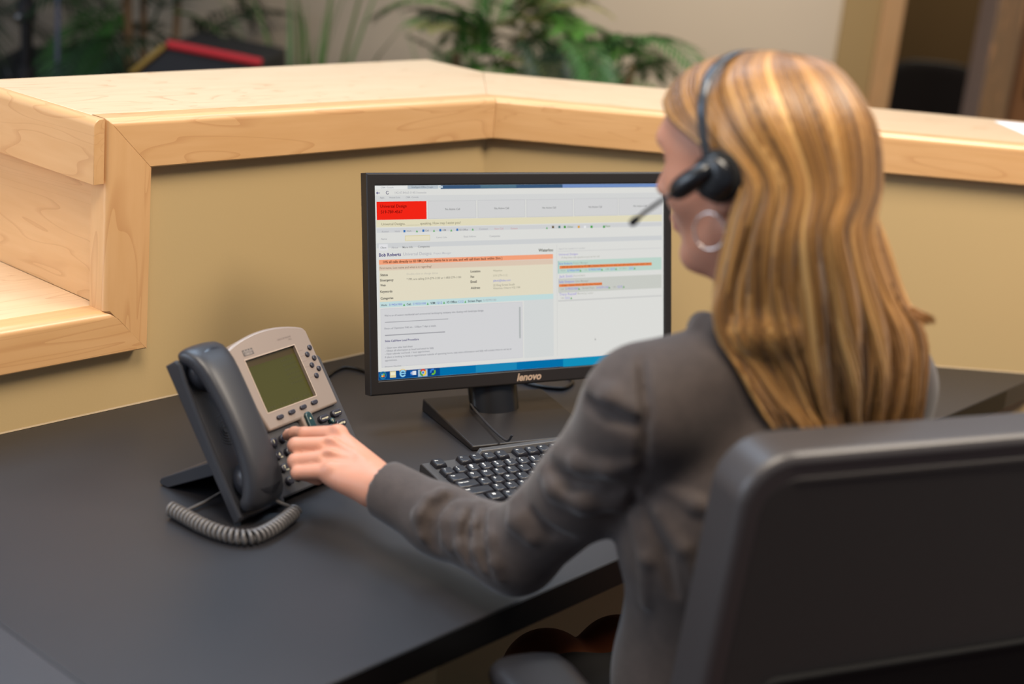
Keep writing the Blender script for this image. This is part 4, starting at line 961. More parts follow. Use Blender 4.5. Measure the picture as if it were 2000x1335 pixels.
for e_, c_ in ((EL, CUF), (ER, CUR)):                               # open cuffs
    dr = (c_ - e_) / np.linalg.norm(c_ - e_)
    jack.sub(s_cone(c_ - dr * 0.002, c_ + dr * 0.08, 0.0255, 0.033), 0.002)
    jack.sub(s_ell(c_ + dr * 0.062, (0.060, 0.060, 0.060)), 0.003) if False else None
    R2 = np.stack([dr, np.cross(UZ, dr) / np.linalg.norm(np.cross(UZ, dr)), np.cross(dr, np.cross(UZ, dr) / np.linalg.norm(np.cross(UZ, dr)))], 1)
    jack.sub(s_ell(c_ + dr * 0.055, (0.050, 0.15, 0.15), R2), 0.002)
skirtf = Field()
skirtf.add(s_ell(V3(0.295, 1.442, -0.225), (0.176, 0.132, 0.088), RBM))
for hip, kn in ((V3(0.225, 1.41, -0.23), KL), (V3(0.365, 1.475, -0.23), KR)):
    skirtf.add(s_cone(hip, hip + (kn - hip) * 0.72, 0.096, 0.076), 0.06)

# skin
sk = bpy.data.materials.new('skin'); sk.use_nodes = True; nt = sk.node_tree; b = nt.nodes['Principled BSDF']
tc = nt.nodes.new('ShaderNodeTexCoord'); nz = nt.nodes.new('ShaderNodeTexNoise'); nz.inputs['Scale'].default_value = 45; nz.inputs['Detail'].default_value = 3
nt.links.new(tc.outputs['Object'], nz.inputs['Vector']); mxn = nt.nodes.new('ShaderNodeMix'); mxn.data_type = 'RGBA'
mxn.inputs[6].default_value = rgb(190, 128, 102); mxn.inputs[7].default_value = rgb(184, 136, 114)
nt.links.new(nz.outputs['Fac'], mxn.inputs[0]); nt.links.new(mxn.outputs[2], b.inputs['Base Color'])
b.inputs['Roughness'].default_value = 0.48; b.inputs['Subsurface Weight'].default_value = 0.12; b.inputs['Subsurface Radius'].default_value = (0.9, 0.35, 0.2); b.inputs['Subsurface Scale'].default_value = 0.008
b.inputs['Specular IOR Level'].default_value = 0.35
lipm = material('lips', rgb(176, 96, 92), 0.4); stock = material('stockings', rgb(120, 66, 38), 0.5); shoe = material('shoe_black', rgb(14, 13, 13), 0.35)
near = lambda P: (np.linalg.norm(P - V3(-0.20, 1.62, 0.08), axis=1) < 0.11) | (np.linalg.norm(P - HO, axis=1) < 0.15)
person, P, Q = net_object('person', bodyf, 0.0031, sk, None, 0, 2, near)
tag(person, 'woman with long blonde hair in a grey jacket, seated and pressing a phone key', 'person')
for mt2 in (lipm, stock, shoe): person.data.materials.append(mt2)
cq = P[Q].mean(1); hl = (cq - HO) @ HM
mi_ = np.zeros(len(cq), np.int32)
mi_[(hl[:, 0] > 0.0925 * HS - 0.009) & (np.abs(hl[:, 1]) < 0.021) & (hl[:, 2] < -0.0445) & (hl[:, 2] > -0.066)] = 1
mi_[(cq[:, 2] < -0.13)] = 2; mi_[(cq[:, 2] < -0.655)] = 3
if len(person.data.polygons) == len(mi_): person.data.polygons.foreach_set('material_index', mi_)
# eyes and brows
white = material('eye_white', rgb(226, 220, 214), 0.2); iris = material('iris', rgb(70, 82, 84), 0.2); brow = material('eyebrow', rgb(120, 84, 52), 0.7); lash = material('lash', rgb(30, 22, 20), 0.6)
HMX = Matrix(((HF[0], HL[0], HU[0], HO[0]), (HF[1], HL[1], HU[1], HO[1]), (HF[2], HL[2], HU[2], HO[2] + DESK), (0, 0, 0, 1)))
for s in (1, -1):
    e_ = MB().lathe([(0.0001, 0.0105), (0.004, 0.0097), (0.0075, 0.0074), (0.0098, 0.0038), (0.0105, 0.0)], 16, Matrix.Translation((0.0758 * HS, 0.031 * s * HS, 0.013 * HS)) @ Matrix.Rotation(math.radians(90), 4, 'Y')).build('eye', white, person, HMX, smooth=True)
    MB().lathe([(0.0001, 0.0110), (0.003, 0.0106), (0.0046, 0.0095)], 14, Matrix.Translation((0.0758 * HS, 0.031 * s * HS, 0.013 * HS)) @ Matrix.Rotation(math.radians(90), 4, 'Y')).build('iris', iris, e_, HMX, smooth=True)
    MB().tube([(0.0780, 0.018 * s, 0.0150), (0.0815, 0.025 * s, 0.0190), (0.0800, 0.033 * s, 0.0185), (0.0745, 0.041 * s, 0.0140)], [0.0012, 0.0018, 0.0018, 0.0010], 6).build('eyelash', lash, person, HMX, smooth=True)
    MB().tube([(0.0865, 0.011 * s, 0.033), (0.0870, 0.022 * s, 0.037), (0.0815, 0.035 * s, 0.037), (0.0725, 0.044 * s, 0.032)], [0.0026, 0.003, 0.0026, 0.0014], 6).build('eyebrow', brow, person, HMX, smooth=True)
# finger nail of the pressing finger
dn = V3(-0.0120, 0.0120, -0.0095); dn /= np.linalg.norm(dn); nu = UZ - dn * (UZ @ dn); nu /= np.linalg.norm(nu); nsd = np.cross(dn, nu); q0 = V3(-0.2590, 1.6815, 0.0795) + nu * 0.0072
nl = [q0 + dn * (0.0055 * math.cos(t)) + nsd * (0.0042 * math.sin(t)) for t in [2 * math.pi * k / 14 for k in range(14)]]
MB().loft([[tuple(p - nu * 0.002 + UZ * DESK) for p in nl], [tuple(p + UZ * DESK) for p in nl]]).build('fingernail', material('nail', rgb(238, 190, 172), 0.22), person, smooth=False, bevel=0.0005)

wool = bpy.data.materials.new('grey_wool'); wool.use_nodes = True; nt = wool.node_tree; b = nt.nodes['Principled BSDF']
tc = nt.nodes.new('ShaderNodeTexCoord'); nz = nt.nodes.new('ShaderNodeTexNoise'); nz.inputs['Scale'].default_value = 420; nz.inputs['Detail'].default_value = 3; nt.links.new(tc.outputs['Object'], nz.inputs['Vector'])
nz2 = nt.nodes.new('ShaderNodeTexNoise'); nz2.inputs['Scale'].default_value = 60; nt.links.new(tc.outputs['Object'], nz2.inputs['Vector'])
mxn = nt.nodes.new('ShaderNodeMix'); mxn.data_type = 'RGBA'; mxn.inputs[6].default_value = rgb(44, 37, 34); mxn.inputs[7].default_value = rgb(80, 69, 64)
av = nt.nodes.new('ShaderNodeMath'); av.operation = 'ADD'; nt.links.new(nz.outputs['Fac'], av.inputs[0]); nt.links.new(nz2.outputs['Fac'], av.inputs[1]); hv = nt.nodes.new('ShaderNodeMath'); hv.operation = 'MULTIPLY'; hv.inputs[1].default_value = 0.5; nt.links.new(av.outputs[0], hv.inputs[0])
nt.links.new(hv.outputs[0], mxn.inputs[0]); nt.links.new(mxn.outputs[2], b.inputs['Base Color'])
b.inputs['Roughness'].default_value = 0.75; b.inputs['Sheen Weight'].default_value = 0.2; b.inputs['Sheen Roughness'].default_value = 0.45; b.inputs['Specular IOR Level'].default_value = 0.3
bp = nt.nodes.new('ShaderNodeBump'); bp.inputs['Strength'].default_value = 0.12; bp.inputs['Distance'].default_value = 0.001; nt.links.new(nz.outputs['Fac'], bp.inputs['Height']); nt.links.new(bp.outputs[0], b.inputs['Normal'])
jo, _, _ = net_object('jacket', jack, 0.0045, wool, person, 0, 2)
tag(jo, 'grey wool jacket with crumpled sleeve')
so_, _, _ = net_object('skirt', skirtf, 0.008, material('skirt_black', rgb(18, 16, 17), 0.8), person, 0, 2)
tag(so_, 'black skirt')

# hair: guide lines from the parting down the back, locks spread between them
def ray_pt(px, py, dep):
    v = np.array(F_) + (px - 1000) / 2880 * np.array(R_) - (py - 667.5) / 2880 * np.array(U_)
    return V3(0, 0, 0.7437) + dep * v
def HR(*l): return [H(*q) for q in l]
RP = ray_pt
GW = [0.0, 0.12, 0.30, 0.50, 0.70, 0.85, 1.0]
GUIDE = [
    HR((0.080, 0.004, 0.080), (0.062, 0.058, 0.060), (0.020, 0.082, 0.036), (-0.026, 0.086, 0.000)) + [RP(1430, 430, 1.350), RP(1402, 540, 1.375), RP(1396, 615, 1.385), RP(1440, 716, 1.395), RP(1515, 845, 1.41)],
    HR((0.036, 0.002, 0.112), (0.020, 0.064, 0.090), (-0.010, 0.086, 0.048), (-0.048, 0.084, 0.000)) + [RP(1470, 450, 1.340), RP(1452, 560, 1.365), RP(1456, 650, 1.385), RP(1500, 740, 1.40), RP(1560, 850, 1.42)],
    HR((-0.008, 0.001, 0.120), (-0.022, 0.052, 0.106), (-0.054, 0.080, 0.062), (-0.080, 0.070, 0.000)) + [RP(1545, 460, 1.330), RP(1545, 560, 1.350), RP(1560, 660, 1.375), RP(1590, 750, 1.395), RP(1620, 860, 1.42)],
    HR((-0.046, 0.000, 0.117), (-0.082, 0.014, 0.098), (-0.112, 0.022, 0.052), (-0.120, 0.022, -0.010)) + [RP(1650, 450, 1.335), RP(1668, 560, 1.355), RP(1686, 660, 1.375), RP(1696, 750, 1.395), RP(1690, 860, 1.42)],
    HR((-0.036, -0.001, 0.119), (-0.064, -0.046, 0.104), (-0.102, -0.058, 0.052), (-0.110, -0.062, -0.010)) + [RP(1706, 460, 1.390), RP(1738, 570, 1.405), RP(1778, 660, 1.415), RP(1776, 760, 1.425), RP(1752, 860, 1.44)],
    HR((0.002, -0.002, 0.119), (0.000, -0.058, 0.098), (-0.045, -0.086, 0.052), (-0.060, -0.084, -0.010)) + [RP(1722, 470, 1.450), RP(1764, 580, 1.465), RP(1806, 660, 1.465), RP(1800, 770, 1.465), RP(1775, 860, 1.47)],
    HR((0.078, -0.004, 0.082), (0.058, -0.062, 0.060), (0.015, -0.088, 0.020), (-0.020, -0.090, -0.030)) + [RP(1630, 470, 1.520), RP(1690, 580, 1.520), RP(1740, 680, 1.510), RP(1750, 780, 1.500), RP(1730, 860, 1.495)]]
GUIDE = np.array(GUIDE)                                             # (7, 9, 3)
def crom(P, t):
    """catmull-rom through P (n,...) at parameters t in 0..n-1"""
    n = len(P); i = np.clip(np.floor(t).astype(int), 0, n - 2); f = (t - i).reshape((-1,) + (1,) * (P.ndim - 1))
    a, b_, c, d_ = P[np.clip(i - 1, 0, n - 1)], P[i], P[i + 1], P[np.clip(i + 2, 0, n - 1)]
    return 0.5 * (2 * b_ + (c - a) * f + (2 * a - 5 * b_ + 4 * c - d_) * f ** 2 + (3 * b_ - a - 3 * c + d_) * f ** 3)
NT = 30
def strands(wv, tmax):
    g = crom(GUIDE, np.interp(wv, GW, np.arange(7)))                # (N, 9, 3)
    out = np.zeros((len(wv), NT, 3))
    for k in range(NT):
        t = tmax * 8 * (k / (NT - 1)) ** 0.95
        tt = np.clip(t, 0, 7.999); i = np.floor(tt).astype(int); f = (tt - i)[:, None]; r = np.arange(len(wv))
        a, b_, c, d_ = g[r, np.clip(i - 1, 0, 8)], g[r, i], g[r, np.clip(i + 1, 0, 8)], g[r, np.clip(i + 2, 0, 8)]
        out[:, k] = 0.5 * (2 * b_ + (c - a) * f + (2 * a - 5 * b_ + 4 * c - d_) * f ** 2 + (3 * b_ - a - 3 * c + d_) * f ** 3)
    return out
solid = Field(); solid.ops = list(skull.ops)[:5] + jbase + [('u', s_cone(H(-0.018, 0, -0.045), NECK, 0.050, 0.052), 0.03)]
def push(P, dist):
    sh = P.shape; q = P.reshape(-1, 3); dd = np.broadcast_to(dist, sh[:-1]).reshape(-1)
    for _ in range(3):
        d = solid(q); m_ = d < dd
        if not m_.any(): break
        g = solid.grad(q[m_]); q[m_] += g * (dd[m_] - d[m_])[:, None]
    return q.reshape(sh)
NS = 1700
wv = np.sort(rng.random(NS)); clump = np.round(wv * 90) / 90
lay = rng.random(NS) ** 1.6                                         # 0 = outer layer
tm = 0.90 + 0.10 * rng.random(NS)
ST = strands(np.clip(wv * 0.75 + clump * 0.25, 0, 1), tm)
tt = np.linspace(0, 1, NT)
ph1 = 6.28 * np.sin(wv * 40 + 1.3 * np.sin(wv * 97)); amp = (tt[None] ** 1.6) * 0.0065
side = np.gradient(ST, axis=0) ; side /= (np.linalg.norm(side, axis=2, keepdims=True) + 1e-9)
# smooth sideways axis: across the guides
sd = strands(np.clip(wv + 0.02, 0, 1), tm) - strands(np.clip(wv - 0.02, 0, 1), tm); sd /= (np.linalg.norm(sd, axis=2, keepdims=True) + 1e-9)
ST = ST + sd * (amp * np.sin(tt[None] * 9.5 + ph1[:, None] * 0.35))[:, :, None]
tg = np.gradient(ST, axis=1); tg /= (np.linalg.norm(tg, axis=2, keepdims=True) + 1e-9)
nrm = np.cross(sd, tg); nrm /= (np.linalg.norm(nrm, axis=2, keepdims=True) + 1e-9)
cen = np.where(tt[None, :, None] < 0.45, HO, NECK)
flip = np.sign(np.sum(nrm * (ST - cen), axis=2, keepdims=True)); nrm *= np.where(flip == 0, 1, flip)
wob = 0.0035 * np.sin(tt[None] * 7 + (wv * 61)[:, None]) * tt[None]
ST = ST + nrm * ((-0.013 * lay[:, None] * np.minimum(1, 0.25 + tt[None] * 3)) + wob)[:, :, None]
ST = push(ST, 0.004 + 0.006 * (1 - lay)[:, None])
tg = np.gradient(ST, axis=1); tg /= (np.linalg.norm(tg, axis=2, keepdims=True) + 1e-9)
wd = (0.0022 + 0.0022 * rng.random(NS))[:, None] * np.interp(tt, [0, 0.06, 0.75, 1], [0.5, 1, 1, 0.12])[None]
th = wd * 0.45
sdv = np.cross(tg, nrm); sdv /= (np.linalg.norm(sdv, axis=2, keepdims=True) + 1e-9)
V = np.stack([ST + sdv * wd[..., None], ST + nrm * th[..., None], ST - sdv * wd[..., None], ST - nrm * th[..., None]], 2)   # N,NT,4,3
base = (np.arange(NS)[:, None, None] * NT + np.arange(NT - 1)[None, :, None]) * 4
k4 = np.arange(4)[None, None]; k4n = (k4 + 1) % 4
Qh = np.stack([base + k4, base + k4n, base + k4n + 4, base + k4 + 4], -1).reshape(-1, 4)
def raw_mesh(name, V_, Q_, mat):
    me = bpy.data.meshes.new(name); V_ = np.asarray(V_).reshape(-1, 3)
    me.vertices.add(len(V_)); me.vertices.foreach_set('co', (V_ + [0, 0, DESK]).astype(np.float32).ravel())
    me.loops.add(len(Q_) * 4); me.loops.foreach_set('vertex_index', Q_.astype(np.int32).ravel())
    me.polygons.add(len(Q_)); me.polygons.foreach_set('loop_start', (np.arange(len(Q_)) * 4).astype(np.int32)); me.polygons.foreach_set('loop_total', np.full(len(Q_), 4, np.int32))
    me.update(calc_edges=True); me.polygons.foreach_set('use_smooth', np.ones(len(Q_), bool)); me.materials.append(mat)
    return me
hm = bpy.data.materials.new('blonde_hair'); hm.use_nodes = True; nt = hm.node_tree; b = nt.nodes['Principled BSDF']
at = nt.nodes.new('ShaderNodeAttribute'); at.attribute_name = 'tint'; cr_ = nt.nodes.new('ShaderNodeValToRGB'); nt.links.new(at.outputs['Fac'], cr_.inputs[0])
e_ = cr_.color_ramp.elements; e_[0].position = 0; e_[0].color = rgb(78, 50, 24); e_[1].position = 1; e_[1].color = rgb(204, 160, 98)
q_ = e_.new(0.4); q_.color = rgb(128, 88, 42); q_ = e_.new(0.7); q_.color = rgb(162, 116, 60)
nt.links.new(cr_.outputs[0], b.inputs['Base Color']); b.inputs['Roughness'].default_value = 0.36; b.inputs['Specular IOR Level'].default_value = 0.45; b.inputs['Sheen Weight'].default_value = 0.1
me = raw_mesh('hair', V, Qh, hm)
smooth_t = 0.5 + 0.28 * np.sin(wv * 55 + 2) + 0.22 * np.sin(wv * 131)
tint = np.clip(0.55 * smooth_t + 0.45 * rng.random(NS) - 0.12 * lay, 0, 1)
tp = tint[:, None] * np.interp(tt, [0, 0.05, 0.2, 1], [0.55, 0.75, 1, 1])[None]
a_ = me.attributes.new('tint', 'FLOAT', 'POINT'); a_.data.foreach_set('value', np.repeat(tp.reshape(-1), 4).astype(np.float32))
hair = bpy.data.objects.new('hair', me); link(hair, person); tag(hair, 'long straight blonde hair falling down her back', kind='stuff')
# closed under layer so that no scalp shows through
wb_ = np.linspace(0, 1, 60); SB = strands(wb_, np.full(60, 0.86)); 
sd2 = strands(np.clip(wb_ + 0.02, 0, 1), np.full(60, 0.86)) - strands(np.clip(wb_ - 0.02, 0, 1), np.full(60, 0.86)); tg2 = np.gradient(SB, axis=1); n2 = np.cross(sd2, tg2); n2 /= (np.linalg.norm(n2, axis=2, keepdims=True) + 1e-9)
fl = np.sign(np.sum(n2 * (SB - cen), axis=2, keepdims=True)); n2 *= np.where(fl == 0, 1, fl)
SB = push(SB - n2 * 0.009, 0.003)
gi = (np.arange(59)[:, None] * NT + np.arange(NT - 1)[None]); QB = np.stack([gi, gi + 1, gi + NT + 1, gi + NT], -1).reshape(-1, 4)
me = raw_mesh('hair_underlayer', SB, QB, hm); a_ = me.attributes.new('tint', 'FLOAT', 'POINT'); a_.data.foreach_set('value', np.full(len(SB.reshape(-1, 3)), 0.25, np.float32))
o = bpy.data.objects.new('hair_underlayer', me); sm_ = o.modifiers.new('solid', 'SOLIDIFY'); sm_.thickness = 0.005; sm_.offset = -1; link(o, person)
# flick of stray hair at the right shoulder and fine baby hair at the temple
sv = []
for k in range(26):
    y0 = rng.uniform(0, 1); p0 = RP(1745, 588 + 26 * y0, 1.43); p1 = RP(1785, 598 + 22 * y0, 1.425); p2 = RP(1808 + 22 * rng.random(), 618 + 18 * y0, 1.42)
    sv.append((p0, p1, p2))
mbx = MB()
for p0, p1, p2 in sv: mbx.tube([tuple(p + UZ * DESK) for p in (p0, p0 * 0.4 + p1 * 0.6 - UZ * 0.001, p1, p2)], [0.0012, 0.0014, 0.0012, 0.0003], 5)
o = mbx.build('stray_hair', material('stray_blonde', rgb(150, 104, 56), 0.4), person, smooth=True); tag(o, kind='stuff')
# silver hoop earring
ep = []
for k in range(29):
    t = 2 * math.pi * k / 28; ep.append(H(0.010 + 0.0175 * math.cos(t), 0.0800, -0.052 + 0.0185 * math.sin(t)))
MB().tube([tuple(p + UZ * DESK) for p in ep], 0.0011, 6, False).build('hoop_earring', material('silver', rgb(220, 210, 204), 0.2, 0.9), person, smooth=True)

# ------------------------------------------------------------------ headset
hst = empty('headset', tuple(H(0, 0.09, 0) + UZ * DESK), 'black telephone headset with a microphone boom worn over her blonde hair', 'headset')
hblk = material('headset_black', rgb(16, 16, 18), 0.28, spec=0.6); hgry = material('headset_band', rgb(70, 74, 80), 0.25, 0.5); foam = material('headset_foam', rgb(12, 12, 12), 0.9)
def hp(*l): return [tuple(H(*q)[:2]) + (H(*q)[2] + DESK,) for q in l]
band = []
ctrl = np.array([(0.004, 0.0945, 0.022), (0.008, 0.0965, 0.045), (0.010, 0.0955, 0.072), (0.012, 0.083, 0.096), (0.012, 0.058, 0.1125), (0.012, 0.028, 0.1205), (0.012, 0.0, 0.1225), (0.012, -0.04, 0.118), (0.010, -0.080, 0.099), (0.006, -0.098, 0.060)])
for t in np.linspace(0, 9, 46): band.append(crom(ctrl, np.array([t]))[0])
rings = []
for i, q in enumerate(band):
    tgv = band[min(i + 1, 45)] - band[max(i - 1, 0)]; tgv = tgv / np.linalg.norm(tgv); fw = V3(1, 0, 0); ou = np.cross(tgv, fw); ou /= np.linalg.norm(ou)
    rings.append([hp(tuple(q + fw * a + ou * c))[0] for a, c in ((-0.0045, -0.0012), (0.0045, -0.0012), (0.005, 0.0), (0.0045, 0.0014), (-0.0045, 0.0014), (-0.005, 0))])
MB().loft(rings).build('headband', hgry, hst, smooth=True)
def hdisc(name, c, r0, r1, y0, y1, mat):
    pr = []
    for rr, yy in ((0.2 * r0, y0), (r0, y0), (r0 * 1.0 + 0.0015, (y0 + y1) / 2), (r1, y1), (0.2 * r1, y1)):
        pr.append([hp((c[0] + rr * math.cos(t), yy, c[1] + rr * math.sin(t)))[0] for t in [2 * math.pi * k / 28 for k in range(28)]])
    MB().loft(pr).build(name, mat, hst, smooth=True)
hdisc('ear_cushion', (-0.004, 0.004), 0.0255, 0.0240, 0.080, 0.0935, foam)
hdisc('ear_cup', (-0.003, 0.004), 0.0215, 0.0160, 0.0930, 0.1030, hblk)
bh = hp((-0.006, 0.101, 0.016), (0.008, 0.105, 0.006), (0.024, 0.105, -0.004), (0.036, 0.103, -0.012), (0.040, 0.101, -0.0145))
MB().tube(bh, [0.0065, 0.0105, 0.0115, 0.0095, 0.004], 16).build('boom_housing', hblk, hst, smooth=True, sub=1)
MB().tube(hp((0.038, 0.102, -0.013), (0.055, 0.100, -0.022), (0.076, 0.094, -0.034), (0.094, 0.086, -0.045)), 0.0019, 10).build('boom', hblk, hst, smooth=True)
MB().tube(hp((0.088, 0.089, -0.0415), (0.092, 0.087, -0.0438), (0.099, 0.083, -0.0480), (0.101, 0.082, -0.0492)), [0.0022, 0.0036, 0.0036, 0.002], 10).build('microphone', foam, hst, smooth=True)
MB().tube(hp((0.006, -0.098, 0.060), (0.006, -0.092, 0.050)), [0.006, 0.012], 14).build('temple_pad', foam, hst, smooth=True)
# ------------------------------------------------------------------ office chair
PS = math.radians(26)
cX = Vector((math.cos(PS), math.sin(PS), 0)); cY = Vector((-math.sin(PS), math.cos(PS), 0))
c0 = Vector((0.2150, 1.190, 0.297 + DESK))                          # rear top left corner of the back
chair = empty('office_chair', tuple(c0 + cX * 0.25 + cY * 0.3 - Vector((0, 0, 0.297 + DESK))), 'charcoal upholstered office chair the woman sits on, its back at the lower right', 'chair')
REC = math.radians(5)
dn = Vector((0, 0, -1)) * math.cos(REC) + cY * math.sin(REC); fw = cX.cross(-dn).normalized() * -1
if fw.dot(cY) < 0: fw = -fw
MC = Matrix(((cX.x, fw.x, -dn.x, c0.x), (cX.y, fw.y, -dn.y, c0.y), (cX.z, fw.z, -dn.z, c0.z), (0, 0, 0, 1)))
cfab = material('chair_fabric', rgb(34, 29, 28), 0.62, spec=0.35, sheen=0.1, noise=(160, 0.12), bump=(700, 0.12))
crim = material('chair_rim', rgb(60, 56, 56), 0.42, spec=0.5, bump=(900, 0.05))
cblk = material('chair_plastic', rgb(20, 19, 20), 0.4)
def back_slab(x0, x1, z0, z1, y0, y1, curve, nx=14, nz=10, r=0.05):
    """rounded slab, bowed in plan, with rounded corners"""
    rings = []
    N = 48
    def outline(ins):
        pts = []
        for cx, cz, a0 in ((x1 - r, z1 - r, 0), (x0 + r, z1 - r, 90), (x0 + r, z0 + r, 180), (x1 - r, z0 + r, 270)):
            for k in range(12):
                a = math.radians(a0 + 90 * k / 11); pts.append((cx + (r - ins) * math.cos(a), cz + (r - ins) * math.sin(a)))
        return pts
    bow = lambda x: curve * (1 - ((x - (x0 + x1) / 2) / ((x1 - x0) / 2)) ** 2)
    for y, ins in ((y0, 0.20 * r), (y0, 0.10 * r), (y0 + 0.006, 0.0), (y1 - 0.012, 0.0), (y1 - 0.004, 0.1 * r), (y1, 0.3 * r)):
        rings.append([(x, y - bow(x), z) for x, z in outline(ins)])
    return rings
rings = back_slab(0.0, 0.52, -0.56, 0.0, 0.0, 0.060, 0.012)
MB().loft(rings).build('backrest', crim, chair, MC, smooth=False, bevel=0.004, seg=3)
MB().loft(back_slab(0.016, 0.504, -0.55, -0.020, -0.0015, 0.02, 0.012, r=0.040)).build('rear_panel', cfab, chair, MC, bevel=0.001, seg=2)
MB().loft(back_slab(0.055, 0.465, -0.53, -0.235, -0.006, 0.01, 0.012, r=0.03)).build('rear_cover', material('cover_plastic', rgb(14, 13, 13), 0.7, spec=0.2), chair, MC, bevel=0.002)
# seat
M_s = Matrix(((cX.x, cY.x, 0, c0.x), (cX.y, cY.y, 0, c0.y), (0, 0, 1, DESK), (0, 0, 0, 1)))
seat = MB(); sr = []
for z, i in ((-0.395, 0.03), (-0.375, 0.0), (-0.335, 0.0), (-0.318, 0.015), (-0.312, 0.05)):
    ring = []
    for cx, cy, a0 in ((0.46 - 0.0, 0.46, 0), (0.06, 0.46, 90), (0.06, 0.14, 180), (0.46, 0.14, 270)):
        for k in range(8):
            a = math.radians(a0 + 90 * k / 7); ring.append((cx + (0.055 - i) * math.cos(a), cy + (0.055 - i) * math.sin(a), z))
    sr.append(ring)
seat.loft(sr).build('seat', cfab, chair, M_s, smooth=False, bevel=0.004)
MB().box(0.17, 0.35, 0.0, 0.30, -0.43, -0.395).build('tilt_mechanism', cblk, chair, M_s, bevel=0.006)
MB().box(0.22, 0.30, -0.005, 0.03, -0.43, -0.28).build('back_bracket', cblk, chair, M_s, bevel=0.006)
MB().lathe([(0.028, -0.64), (0.028, -0.52), (0.018, -0.52), (0.018, -0.41)], 20, Matrix.Translation((0.26, 0.29, 0))).build('gas_column', cblk, chair, M_s)
for k in range(5):
    a = math.radians(72 * k + 20); d_ = Vector((math.cos(a), math.sin(a), 0)); pc = Vector((0.26, 0.29, 0))
    MB().tube([pc + d_ * 0.02 + Vector((0, 0, -0.625)), pc + d_ * 0.15 + Vector((0, 0, -0.645)), pc + d_ * 0.30 + Vector((0, 0, -0.668))], [0.026, 0.022, 0.016], 10).build('base_arm', cblk, chair, M_s, smooth=True)
    q = pc + d_ * 0.30; sv_ = Vector((-d_.y, d_.x, 0))
    MB().tube([q + sv_ * s + Vector((0, 0, -0.7125)) for s in (-0.022, -0.02, 0.02, 0.022)], [0.02, 0.0275, 0.0275, 0.02], 18).build('caster', cblk, chair, M_s)
# arm rests
for s in (0, 1):
    xa = -0.050 if s == 0 else 0.570
    pr = []
    for y, wdt, z1, z0 in ((0.292, 0.012, -0.053, -0.063), (0.288, 0.030, -0.045, -0.069), (0.274, 0.043, -0.039, -0.071), (0.25, 0.047, -0.037, -0.071), (0.15, 0.046, -0.038, -0.071), (0.06, 0.038, -0.043, -0.071), (0.04, 0.018, -0.051, -0.067)):
        ring = []
        for k in range(20):
            t = 2 * math.pi * k / 20; c_, s_ = math.cos(t), math.sin(t)
            ring.append((xa + wdt * math.copysign(abs(c_) ** 0.6, c_), y, (z0 + z1) / 2 + (z1 - z0) / 2 * math.copysign(abs(s_) ** 0.6, s_)))
        pr.append(ring)
    MB().loft(pr).build('armrest_pad', material('armrest_urethane', rgb(46, 46, 50), 0.36, spec=0.5), chair, M_s, smooth=True)
    MB().loft([[(xa - 0.012, y0, z), (xa + 0.012, y0, z), (xa + 0.012, y0 + 0.07, z), (xa - 0.012, y0 + 0.07, z)] for z, y0 in ((-0.41, 0.20), (-0.2, 0.17), (-0.05, 0.15))]).build('armrest_post', cblk, chair, M_s, bevel=0.004)
    MB().box(min(xa, 0.26), max(xa, 0.26), 0.20, 0.27, -0.415, -0.40).build('armrest_bracket', cblk, chair, M_s, bevel=0.003)
# ------------------------------------------------------------------ plants and things beyond the counter
lr = random.Random(11)
pot_m = material('pot_dark', rgb(48, 40, 34), 0.5); soil_m = material('soil', rgb(40, 30, 22), 0.95); stem_m = material('cane', rgb(112, 84, 52), 0.7, noise=(30, 0.2))
def pot(root, r, h):
    M = Matrix.Translation(root.location) if False else WM[root.name]
    MB().lathe([(r * 0.72, 0), (r * 0.95, h * 0.9), (r, h), (r * 0.9, h), (r * 0.88, h * 0.93)], 24).build('pot', pot_m, root, M)
    MB().lathe([(r * 0.1, h * 0.88), (r * 0.88, h * 0.88), (r * 0.88, h * 0.9), (r * 0.1, h * 0.9)], 20).build('soil', soil_m, root, M)
def frond(base, az, el, length, mat, nleaf=18, lw=0.012, droop=0.9, ll=0.34):
    """one palm frond: arching rib with two rows of folded leaflets"""
    mb = MB(); d = Vector((math.cos(az), math.sin(az), 0)); pts = []; p = Vector(base); e = el
    for k in range(13):
        pts.append(p.copy()); p = p + (d * math.cos(e) + Vector((0, 0, 1)) * math.sin(e)) * length / 12; e -= droop / 12
    mb.tube(pts, [0.005 * (1 - 0.8 * k / 12) + 0.0008 for k in range(13)], 5)
    sdv = Vector((-d.y, d.x, 0))
    for k in range(nleaf):
        t = 0.18 + 0.82 * k / (nleaf - 1); i = min(11, int(t * 12)); q = pts[i].lerp(pts[i + 1], t * 12 - i); tg_ = (pts[i + 1] - pts[i]).normalized()
        up_ = sdv.cross(tg_).normalized(); up_ = up_ if up_.z > 0 else -up_
        L_ = length * ll * (0.55 + 0.45 * math.sin(math.pi * min(1, t * 0.9 + 0.1))) * lr.uniform(0.85, 1.1)
        for s in (-1, 1):
            v = (tg_ * 0.75 + sdv * s * 0.85 + up_ * 0.15).normalized(); a, b_, c = q, q + v * L_ * 0.5 - Vector((0, 0, L_ * 0.05)), q + v * L_ - Vector((0, 0, L_ * 0.28))
            n_ = v.cross(up_).normalized() * lw
            mb.add([a, b_ + n_, b_ - up_ * lw * 0.35, b_ - n_, c], [(0, 1, 2), (0, 2, 3), (1, 4, 2), (2, 4, 3)])
    return mb.build
def leafmat(name, c): return material(name, rgb(*c), 0.42, spec=0.4, noise=(6, 0.25))
